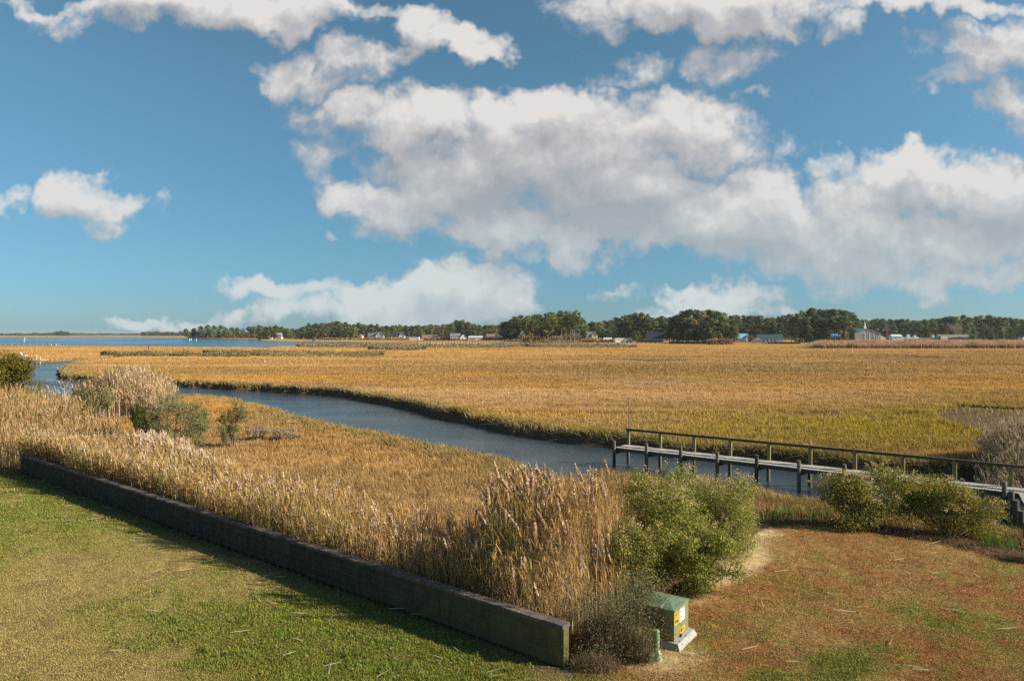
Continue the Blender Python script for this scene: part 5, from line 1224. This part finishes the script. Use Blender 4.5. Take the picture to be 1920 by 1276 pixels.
# navy roof house
h = house('navy_roofed_house', 'pale grey house with a big navy blue shingle roof at the marsh edge', 1228, 690, R(-14)); gable(h, 0, 0, 17, 10, 4.0, 5.6, ms('light_grey_siding', (.48, .50, .52)), NAVY)
for x_ in (-6.5, -3.8, -1.2, 1.5, 4, 6.5): win(h, x_, -5, 2.3, 1.2, 1.6)
for y_ in (-2, 1): win(h, 8.5, y_, 2.2, 1.2, 1.5, face='x')
win(h, 8.5, 0, 5.8, 1.2, 1.4, face='x'); mb = MB(); mb.box((1.0, 0, 9.7), (.7, .7, .8)); mb.build('chimney', TRIM, h)
h = house('hidden_house', 'white house roof glimpsed through the pines above the dark grove', 1271, 700); gable(h, 0, 0, 7, 6, 8.3, 1.6, WHITE, LGREY); win(h, 0, -3, 7, 1, 1)
h = house('blue_roofed_house', 'white house with a bright blue metal roof left of the teal roofed house', 1391, 700); gable(h, -1, 1, 13, 8, 4.2, 4.2, WHITE, SKYB); gable(h, 5, -1, 5, 8, 4.0, 3.2, WHITE, LGREY, axis='y')
for x_ in (-5, -2.5, 0): win(h, x_, -3, 2.4, 1.1, 1.5)
h = house('teal_roofed_house', 'white single storey house with dark teal roof and bright gable end', 1439, 625, R(-12))
gable(h, 1.5, 0, 21, 9, 3.9, 3.9, ms('off_white_siding', (.60, .62, .62)), TEAL); gable(h, -9, -2.5, 7, 6, 3.2, 2.6, WHITE, TEAL, axis='y')
for x_ in (-3.5, -.5, 2.5, 5.5): win(h, x_, -4.5, 2.4, 1.1, 1.6)
for x_ in (-10.5, -8.5, -6.8): win(h, x_, -5.5, 2.0, .9, 1.5)
for y_ in (-2.4, .2, 2.6): win(h, 12, y_, 2.2, 1.2, 1.8, face='x')
win(h, 12, 0, 5.0, 1.2, 1.4, face='x'); mb = MB(); mb.box((-5, -4.9, 1.2), (1.6, .2, 2.2)); mb.build('door', BROWN, h)
# church
h = house('church', 'grey church with blue metal roof, white steeple and three arched windows', 1631, 690)
CW = m_px(60, 690); Hc, Ha = ZT(625, 690), ZT(616, 690)
mb = MB(); x0, x1 = -m_px(28, 690), m_px(20.5, 690); xa = -m_px(6, 690); e0, e1, za = ZT(625, 690), ZT(625, 690), ZT(616, 690)
D_ = 46
mb.ext_y([(x0, 0), (x1, 0), (x1, e1), (xa, za), (x0, e0)], 0, D_); mb.build('wall', CHG, h)
mb = MB(); mb.ext_y([(x1+.02, 0), (m_px(30, 690), 0), (m_px(30, 690), ZT(633, 690)), (x1+.02, ZT(628.5, 690))], .4, 30); mb.build('side_wing', CREAM, h)
mb = MB()
for s in (0, 1):
    ex, ez = (x0-.6, e0-.35) if s == 0 else (x1+.5, e1-.35)
    mb.ext_y([(xa, za+.05), (ex, ez), (ex, ez+.3), (xa, za+.38)] if s == 0 else [(xa, za+.38), (ex, ez+.3), (ex, ez), (xa, za+.05)], -.5, D_+.5)
mb.build('roof', SKYB, h)
# long hall running off to the left behind the nave
mb = MB(); mb.ext_y([(-m_px(88, 690), 0), (x0-.03, 0), (x0-.03, ZT(632, 690)), (-m_px(88, 690), ZT(632, 690))], 14, D_-4); mb.build('hall_wall', ms('slate_siding', (.16, .18, .22)), h)
mb = MB(); mb.add([(-m_px(92, 690), 12.5, ZT(633.5, 690)), (x0-.65, 12.5, ZT(633.5, 690)), (x0-.65, 34, za-.6), (-m_px(60, 690), 34, za-.6), (-m_px(92, 690), 12.5, ZT(633.5, 690)+.3), (x0-.65, 12.5, ZT(633.5, 690)+.3), (x0-.65, 34, za-.3), (-m_px(60, 690), 34, za-.3)],
       [(0, 3, 2, 1), (4, 5, 6, 7), (0, 1, 5, 4), (1, 2, 6, 5), (2, 3, 7, 6), (3, 0, 4, 7)]); mb.build('hall_roof', SKYB, h)
sx = -m_px(8, 690)+.6
mb = MB(); mb.box((sx, 3, za+.9), (2.2, 2.2, 2.2)); mb.box((sx, 3, za+2.5), (1.6, 1.6, 1.2)); st = mb.build('steeple', TRIM, h)
mb = MB(); mb.tube((sx, 3, za+3.1), (sx, 3, ZT(600, 690)), .75, .03, n=8); mb.build('spire', TRIM, st)
def arch(cx, zb, zt, w, y, name, mat, parent, th, seg=8):
    r = w/2; pts = [(cx-r, zb), (cx+r, zb)]+[(cx+r*math.cos(math.pi*i/seg), zt-r+r*math.sin(math.pi*i/seg)) for i in range(seg+1)]
    mb = MB(); mb.ext_y(pts, y, y+th); return mb.build(name, mat, parent)
for (pc, yb, yt) in ((1620, 636.5, 624), (1628.5, 636.8, 620), (1637, 636.5, 624)):
    xc = m_px(pc-1631, 690); zb, zt = ZT(yb, 690), ZT(yt, 690)
    o = arch(xc, zb, zt, 2.6, -.12, 'window', TRIM, h, .10)
    arch(xc, zb+.35, zt-.4, 1.6, -.17, 'pane', GLASSD, o, .04)
    mb = MB()
    for k in range(1, 4 if yt < 622 else 3): mb.box((xc, -.19, zb+.35+k*(zt-zb-.7)/(4 if yt < 622 else 3)), (1.6, .03, .16))
    mb.box((xc, -.19, (zb+zt)/2), (.12, .03, zt-zb-1.2)); mb.build('glazing_bar', TRIM, o)
mb = MB(); mb.tube((m_px(14, 690), -.3, 0), (m_px(14, 690), -.3, ZT(622, 690)), .10, n=6); mb.build('downpipe', GREYR, h)
# commercial strip
h = house('gabled_outbuilding', 'small white gabled outbuilding right of the church', 1679, 720); gable(h, 0, 0, 10, 7, 5.6, 1.9, PALEB, LGREY); win(h, -1.5, -3.5, 4.6, .9, 1.2)
h = house('long_white_building', 'long low white commercial building with rooftop air units', 1716, 740); mb = MB(); mb.box((0, 0, 1.7), (44, 10, 3.4)); mb.build('wall', WHITE, h); mb = MB(); mb.box((0, 0, 3.6), (45, 11, .5)); mb.build('roof', LGREY, h)
mb = MB(); mb.box((-5, 3, 4.3), (18, 5, 1.0)); mb.build('parapet', WHITE, h)
for x_, s_ in ((-7, 3.0), (0, 2.2), (19, 2.4)): mb = MB(); mb.box((x_, 1, 4.9+s_/2-.4), (s_, 2.2, s_)); mb.box((x_, 1, 5.0+s_-.3), (s_*.7, 1.6, .3)); mb.build('air_unit', LGREY, h)
for i in range(7): win(h, -18+i*5, -5, 1.7, 2.0, 1.5)
mb = MB(); mb.box((16, -5.08, 2.4), (3, .12, .9)); mb.build('orange_sign', ms('orange_paint', (.75, .22, .04)), h); mb = MB(); mb.box((20.5, -5.08, 2.4), (1.5, .12, 1.6)); mb.build('red_sign', RED, h)
h = house('brown_roofed_store', 'long building with wide taupe shingle roof behind the reeds', 1792, 730, R(-4)); gable(h, 0, 0, 36, 12, 3.6, 3.8, ms('beige_siding', (.45, .41, .34)), TAUPE)
for i in range(9): win(h, -15+i*3.6, -6, 2.2, 1.3, 1.5)
gable(h, -14, -5, 8, 5, 4.2, 2.4, GREYR, GREYR, axis='x', names=('side_room', 'side_room_roof'))
h = thing('sign_board', 'white roadside sign box with orange lettering in front of the taupe roofed building', 'sign', (WY(1770, 700), 700, 0))
mb = MB(); mb.box((0, 0, ZT(635, 700)), (m_px(12, 700), .6, m_px(7, 700))); mb.build('panel', TRIM, h)
for x_ in (-2, 2): mb = MB(); mb.box((x_, 0, 1.1), (.3, .3, 2.2)); mb.build('leg', GREYR, h)
ORG = bpy.data.materials['orange_paint']
mb = MB(); zc = ZT(635, 700); mb.box((-1.9, -.33, zc+.1), (1.1, .06, 1.9)); mb.box((-.5, -.33, zc+.4), (.9, .06, 1.2)); mb.box((.7, -.33, zc-.1), (.8, .06, 1.5)); mb.box((1.9, -.33, zc+.2), (1.0, .06, 1.7)); mb.build('lettering', ORG, h)
h = house('pale_blue_kiosk', 'small pale blue building left of the red trailer', 1880, 640); mb = MB(); mb.box((0, 0, 1.5), (8.6, 5, 3.0)); mb.build('wall', PALEB, h); mb = MB(); mb.box((0, 0, 3.12), (9, 5.4, .22)); mb.build('roof', LGREY, h); win(h, -2.2, -2.5, 1.9, 1.5, 1.5); win(h, .8, -2.5, 1.9, 1.5, 1.5)
h = thing('red_trailer', 'long red box trailer with flowing white script on its side', 'trailer', (WY(1912, 620), 620, 0))
tw = m_px(36, 620); mb = MB(); mb.box((0, 0, 2.05), (tw, 2.5, 2.3)); mb.build('body', RED, h); mb = MB(); mb.box((0, 0, 3.23), (tw+.1, 2.6, .08)); mb.build('roof_rail', TRIM, h)
for x_ in (-tw/2+2.2, -tw/2+3.6, tw/2-2): mb = MB(); mb.tube((x_, -1.3, .5), (x_, 1.3, .5), .5, n=14); mb.build('wheel', M_BLK, h)
tx = bpy.data.curves.new('script', 'FONT'); tx.body = 'Coca-Cola'; tx.size = 2.3; tx.shear = .45; tx.extrude = .01; tx.align_x = 'CENTER'; tx.offset = .03
to = bpy.data.objects.new('script', tx); COL.objects.link(to); to.parent = h; to.location = (-tw/2+7.8, -1.28, 1.35); to.rotation_euler = (R(90), 0, 0); bpy.context.view_layer.update()
tmesh = bpy.data.meshes.new_from_object(to.evaluated_get(bpy.context.evaluated_depsgraph_get())); bpy.data.objects.remove(to); tmesh.name = 'script'
to = link('script', tmesh, TRIM, h); to.location = (-tw/2+7.8, -1.28, 1.35); to.rotation_euler = (R(90), 0, 0)
h = house('white_gable_house', 'white gable peeking over the red trailer', 1921, 700); gable(h, 0, 0, 8, 7, 5.0, 3.0, WHITE, GREYR, axis='y'); win(h, 0, -3.5, 4.6, 1, 1.2)

# ---------- poles ----------
M_UP = mat_solid('pole_wood', (.30, .27, .22), rough=.9, noise=.2)
def upole(px, ytop, Y, label, arms):
    t = thing('utility_pole', label, 'pole', (WY(px, Y), Y, 0)); hh = ZT(ytop, Y)
    mb = MB(); mb.tube((0, 0, 0), (0, 0, hh), .22, .16, n=8); mb.build('shaft', M_UP, t)
    for (dz_, hw) in arms:
        mb = MB(); mb.beam((-hw, 0, hh-dz_), (hw, 0, hh-dz_), .16, .16); c = mb.build('crossarm', M_UP, t)
        mb = MB()
        for k in (-1, -.5, .5, 1): mb.tube((hw*k*.92, 0, hh-dz_+.08), (hw*k*.92, 0, hh-dz_+.45), .10, n=5)
        mb.build('insulator', TRIM, c)
upole(1882.5, 612, 600, 'tall utility pole rising in front of the pale blue building', [(1.0, 1.9), (3.4, 1.2)])
upole(1829.5, 615, 690, 'utility pole with a wide crossarm above the taupe roof', [(.3, 4.2)])
upole(767, 621, 990, 'twin armed power pole behind the flat roofed garage', [(.4, 1.8)])
# osprey pole
t = thing('nest_pole', 'single weathered post with a small top board standing on the marsh near the bay', 'post', (WY(278.5, 262), 262, -.1))
mb = MB(); mb.tube((0, 0, 0), (0, 0, 4.0), .17, .15, n=8); mb.build('post', M_PILE, t); mb = MB(); mb.box((.25, 0, 4.1), (1.0, .4, .14)); mb.build('top_board', M_PILE, t)
# slim stakes
for i, (px, yt, yb, lb) in enumerate([(252, 685, 690, 'short white stake on the marsh above the pale reeds'), (402.5, 656.5, 661, 'white stake by the small ditch near the bay'), (496.5, 675, 680, 'white stake on the open marsh below the olive scrub band'), (586, 655.5, 660, 'white stake at the scrub on the bay side'),
        (1598, 654, 662, 'thin pale stake on the marsh in front of the church reeds'), (1677.5, 676, 682, 'thin pale stake right of the church on the open marsh'), (1315, 651.5, 653.6, 'tiny white stake below the tall round grove'), (1278, 645.5, 648, 'tiny white marker at the marsh edge beside the grove'), (590, 655, 657.5, 'pale stake between the two scrub bands'), (893, 641.5, 646.5, 'white tipped post in front of the far boardwalk'), (952, 641.5, 646.5, 'white tipped post close to the boardwalk middle')]):
    X_, Y_ = W(px, yb, 0); hh = (yb-yt)*Y_/F
    mb = MB(); mb.tube((0, 0, -.2), (.02*hh, 0, hh), max(.03, Y_/711*.22), n=6); mb.tube((.02*hh, 0, hh), (.02*hh, 0, hh+.08), max(.03, Y_/711*.22), .01, n=6)
    o = mb.build('marker_stake', TRIM, None, loc=(X_, Y_, 0)); tag(o, lb, 'stake')
# channel markers on the bay
for i, (px, yt, yb, lb) in enumerate([(46, 633.5, 635.6, 'white float on the bay above the long dock, farther of the two'), (45.3, 637.5, 640.4, 'white float on the bay above the long dock, nearer of the two'), (355.5, 634.3, 637.6, 'white piling marker in the bay before the wooded point'), (358.7, 634.8, 637.2, 'shorter white piling just beside the tall white piling marker'), (368, 635.2, 638.2, 'white piling marker right of its two neighbours before the wooded point')]):
    X_, Y_ = W(px, yb, WZ); hh = (yb-yt)*Y_/F
    mb = MB(); mb.tube((0, 0, -.6), (0, 0, hh*.75), Y_/711*.38, n=8); mb.tube((0, 0, hh*.75), (0, 0, hh), Y_/711*.38, Y_/711*.15, n=8)
    o = mb.build('channel_marker', TRIM, None, loc=(X_, Y_, WZ)); tag(o, lb, 'buoy')

# ---------- far boardwalks ----------
M_FW = mat_solid('pale_timber', (.42, .39, .33), rough=.85, noise=.2, nscale=1)
M_FP = mat_solid('olive_timber', (.22, .21, .13), rough=.85, noise=.2, nscale=1)
def boardwalk(label, pxa, ya, pxb, yb, n, post_h, w_=1.6, rail=True, dzk=.75):
    xa, Ya = W(pxa, ya, 0); xb, Yb = W(pxb, yb, 0)
    t = thing('boardwalk', label, 'boardwalk', (xa, Ya, 0)); d = Vector((xb-xa, Yb-Ya, 0))
    mb = MB(); mb.beam((0, 0, dzk), d+Vector((0, 0, dzk)), w_, .3); mb.build('deck', M_FW, t)
    u_ = d.normalized(); nn = Vector((-u_.y, u_.x, 0))*w_/2
    if nn.y > 0: nn = -nn
    for i in range(n):
        p = d*(i/(n-1)); mb = MB(); mb.box((p.x+nn.x, p.y+nn.y-.1, post_h/2-.2), (.42, .42, post_h+.4)); mb.build('post', M_FP, t)
        if i % 2 == 0: mb = MB(); mb.box((p.x-nn.x, p.y-nn.y, post_h/2), (.35, .35, post_h)); mb.build('rear_post', M_FP, t)
    if rail: mb = MB(); mb.beam(-nn+Vector((0, 0, post_h-.1)), d-nn+Vector((0, 0, post_h-.1)), .15, .12); mb.build('rail', M_FP, t)
boardwalk('long low boardwalk crossing the marsh before the tall pine stand, nearer of two', 955, 644.3, 1257, 643.9, 34, 1.4, rail=False, dzk=.9)
boardwalk('railed boardwalk running from the bay to the tall pine stand', 783, 644.6, 975, 643.2, 36, 2.9, dzk=1.0)
boardwalk('boardwalk further back leading to the porch house', 960, 641.0, 1122, 640.5, 26, 1.9, rail=False, dzk=1.0)
# dock of piles at the spit
X_, Y_ = W(605, 640.4, WZ)
t = thing('pile_dock', 'row of dark piles of a small dock off the marsh spit', 'dock', (X_, Y_, WZ)); Wd = m_px(68, Y_)
mb = MB(); mb.box((0, 0, 1.5), (Wd, 1.8, .3)); mb.build('deck', M_FW, t)
for i in range(13): mb = MB(); mb.tube((-Wd/2+Wd*i/12, -1.0, -.8), (-Wd/2+Wd*i/12, -1.0, 2.0), .26, n=6); mb.build('pile', M_BEAM, t)
X_, Y_ = W(590, 640.2, WZ)
t = thing('duck_blind', 'small dark hut on piles with a leaning pole at the marsh spit', 'hut', (X_, Y_-3, WZ))
mb = MB(); mb.box((0, 0, 2.5), (3.8, 3, 3.4)); mb.ext_y([(-2.2, 4.2), (2.2, 4.2), (0, 5.2)], -1.7, 1.7); mb.build('cabin', ms('dark_boards', (.11, .105, .10)), t)
for x_ in (-1.5, 1.5): mb = MB(); mb.tube((x_, -1.4, -.8), (x_, -1.4, 1), .18, n=6); mb.build('leg', M_BEAM, t)
mb = MB(); mb.tube((-.6, 0, 3), (7.2, 0, ZT(621, Y_)-WZ), .22, .14, n=6); mb.build('leaning_pole', M_FW, t)
# dock at the left, far
t = thing('long_dock', 'long low dock with regular posts and double rail along the near bay shore', 'dock', (WY(-30, 492), 492, -.4)); Wd = m_px(125, 492)
mb = MB(); mb.box((Wd/2, 0, .55), (Wd, 1.8, .22)); mb.build('deck', M_FW, t)
mb = MB(); mb.box((Wd/2, -.9, 1.75), (Wd, .12, .14)); mb.build('rail', M_FW, t)
for i in range(12):
    mb = MB(); mb.box((2+i*m_px(11.7, 492), -1, .9), (.42, .42, 2.5)); mb.build('post', M_FP, t); mb = MB(); mb.box((.9+i*m_px(11.7, 492), .9, .7), (.34, .34, 1.9)); mb.build('rear_post', M_FP, t)
mb = MB(); mb.box((Wd+m_px(16, 492), 0, .30), (m_px(36, 492), 3.4, .2)); mb.build('platform', M_FW, t)
for i in range(5): mb = MB(); mb.box((Wd+1+i*m_px(7.5, 492), -1.4, .7), (.3, .3, 2.1)); mb.build('platform_post', M_FP, t)
def adirondack(root, s, mat):
    mb = MB(); mb.beam((-.05*s, 0, .42*s), (.55*s, 0, .36*s), .55*s, .05*s); mb.build('seat', mat, root)
    mb = MB(); 
    for k in range(5): mb.beam((-.02*s, (-.22+.11*k)*s, .36*s), (-.38*s, (-.26+.13*k)*s, (1.02+.05*(2-abs(k-2)))*s), .095*s, .03*s)
    mb.build('backrest', mat, root)
    for y_ in (-.33, .33):
        mb = MB(); mb.box((.2*s, y_*s, .60*s), (.75*s, .13*s, .035*s)); mb.build('armrest', mat, root)
        mb = MB(); mb.box((.48*s, y_*s, .29*s), (.09*s, .05*s, .58*s)); mb.build('leg', mat, root)
        mb = MB(); mb.beam((-.38*s, y_*s, .05*s), (.1*s, y_*s, .4*s), .05*s, .1*s); mb.build('leg', mat, root)
LBL = ms('light_blue_paint', (.22, .50, .66), rough=.5)
for i, px in enumerate((97, 101.5, 106, 110)):
    c = thing('deck_chair', ['light blue adirondack chair on the long dock, first from the rail', 'light blue adirondack chair on the long dock, second from the rail', 'light blue adirondack chair on the long dock, second from the open end', 'light blue adirondack chair on the long dock, nearest its open end'][i], 'chair', (WY(px, 491), 491, 0.0), R(-30), 'blue chairs on the long dock'); adirondack(c, 1.15, LBL)
# dock at the left, near
Yd = 219
t = thing('creek_dock', 'weathered dock with raised walkway and lower platform at the creek mouth', 'dock', (WY(40, Yd), Yd, WZ))
def dx(px): return m_px(px-40, Yd)
zd = ZT(669.8, Yd)-WZ
mb = MB(); mb.box(((dx(-30)+dx(58))/2, 0, zd-.12), (dx(58)-dx(-30), 1.8, .2)); mb.build('walkway', M_FW, t)
mb = MB(); mb.box(((dx(-30)+dx(28))/2, -.95, zd+.75), (dx(28)-dx(-30), .1, .12)); mb.build('rail', M_FP, t)
mb = MB(); mb.box((dx(68), -.8, ZT(674.6, Yd)-WZ), (dx(87)-dx(48), 3.4, .18)); mb.build('lower_platform', M_FW, t)
mb = MB(); mb.box((dx(68.5), -2.5, ZT(668, Yd)-WZ), (dx(78)-dx(59), .1, .2)); mb.box((dx(68.5), -2.5, ZT(670.4, Yd)-WZ), (dx(78)-dx(59), .1, .2)); mb.build('side_rail', ms('orange_timber', (.55, .32, .16)), t)
for px, yt in ((3, 667), (15, 667.5), (26, 665.5), (31, 665.5), (49, 665), (59.5, 664), (68, 665), (77.5, 664), (84, 668)):
    mb = MB(); mb.tube((dx(px), -2.2 if px > 48 else -1, -1.1), (dx(px), -2.2 if px > 48 else -1, ZT(yt, Yd)-WZ), .17, n=8); mb.build('pile', M_FP if px < 50 else M_FW, t)
mb = MB()
for k in range(3): mb.box((dx(73), -2.6, .25+.45*k), (1.6, .1, .1))
mb.build('ladder_rung', M_FW, t)
c = thing('deck_chair', 'white adirondack chair on the dock at the creek mouth', 'chair', (WY(42.5, Yd), Yd, zd+WZ), R(0)); adirondack(c, 1.45, TRIM)
c = thing('deck_chair', 'dark green adirondack chair at the left end of the creek dock', 'chair', (WY(6.5, Yd-4), Yd-4, ZT(677, Yd-4)), R(200)); adirondack(c, 1.5, ms('green_paint', (.04, .16, .10), rough=.5))
# ---------- haze ----------
def haze():
    m, nt = newmat('haze_air'); out = N(nt, 'ShaderNodeOutputMaterial'); v = N(nt, 'ShaderNodeVolumePrincipled')
    inp(v, 'Color', (.80, .90, 1.0, 1)); inp(v, 'Density', .00004); inp(v, 'Anisotropy', .2); L(nt, v.outputs[0], out.inputs['Volume'])
    m.cycles.homogeneous_volume = True
    mb = MB(); mb.box((0, 7150, 20.5), (31000, 14600, 48)); o = mb.build('haze', m); tag(o, kind='stuff', label='thin pale air over the marsh and bay', cat='haze')
haze()
SC.cycles.volume_bounces = 0
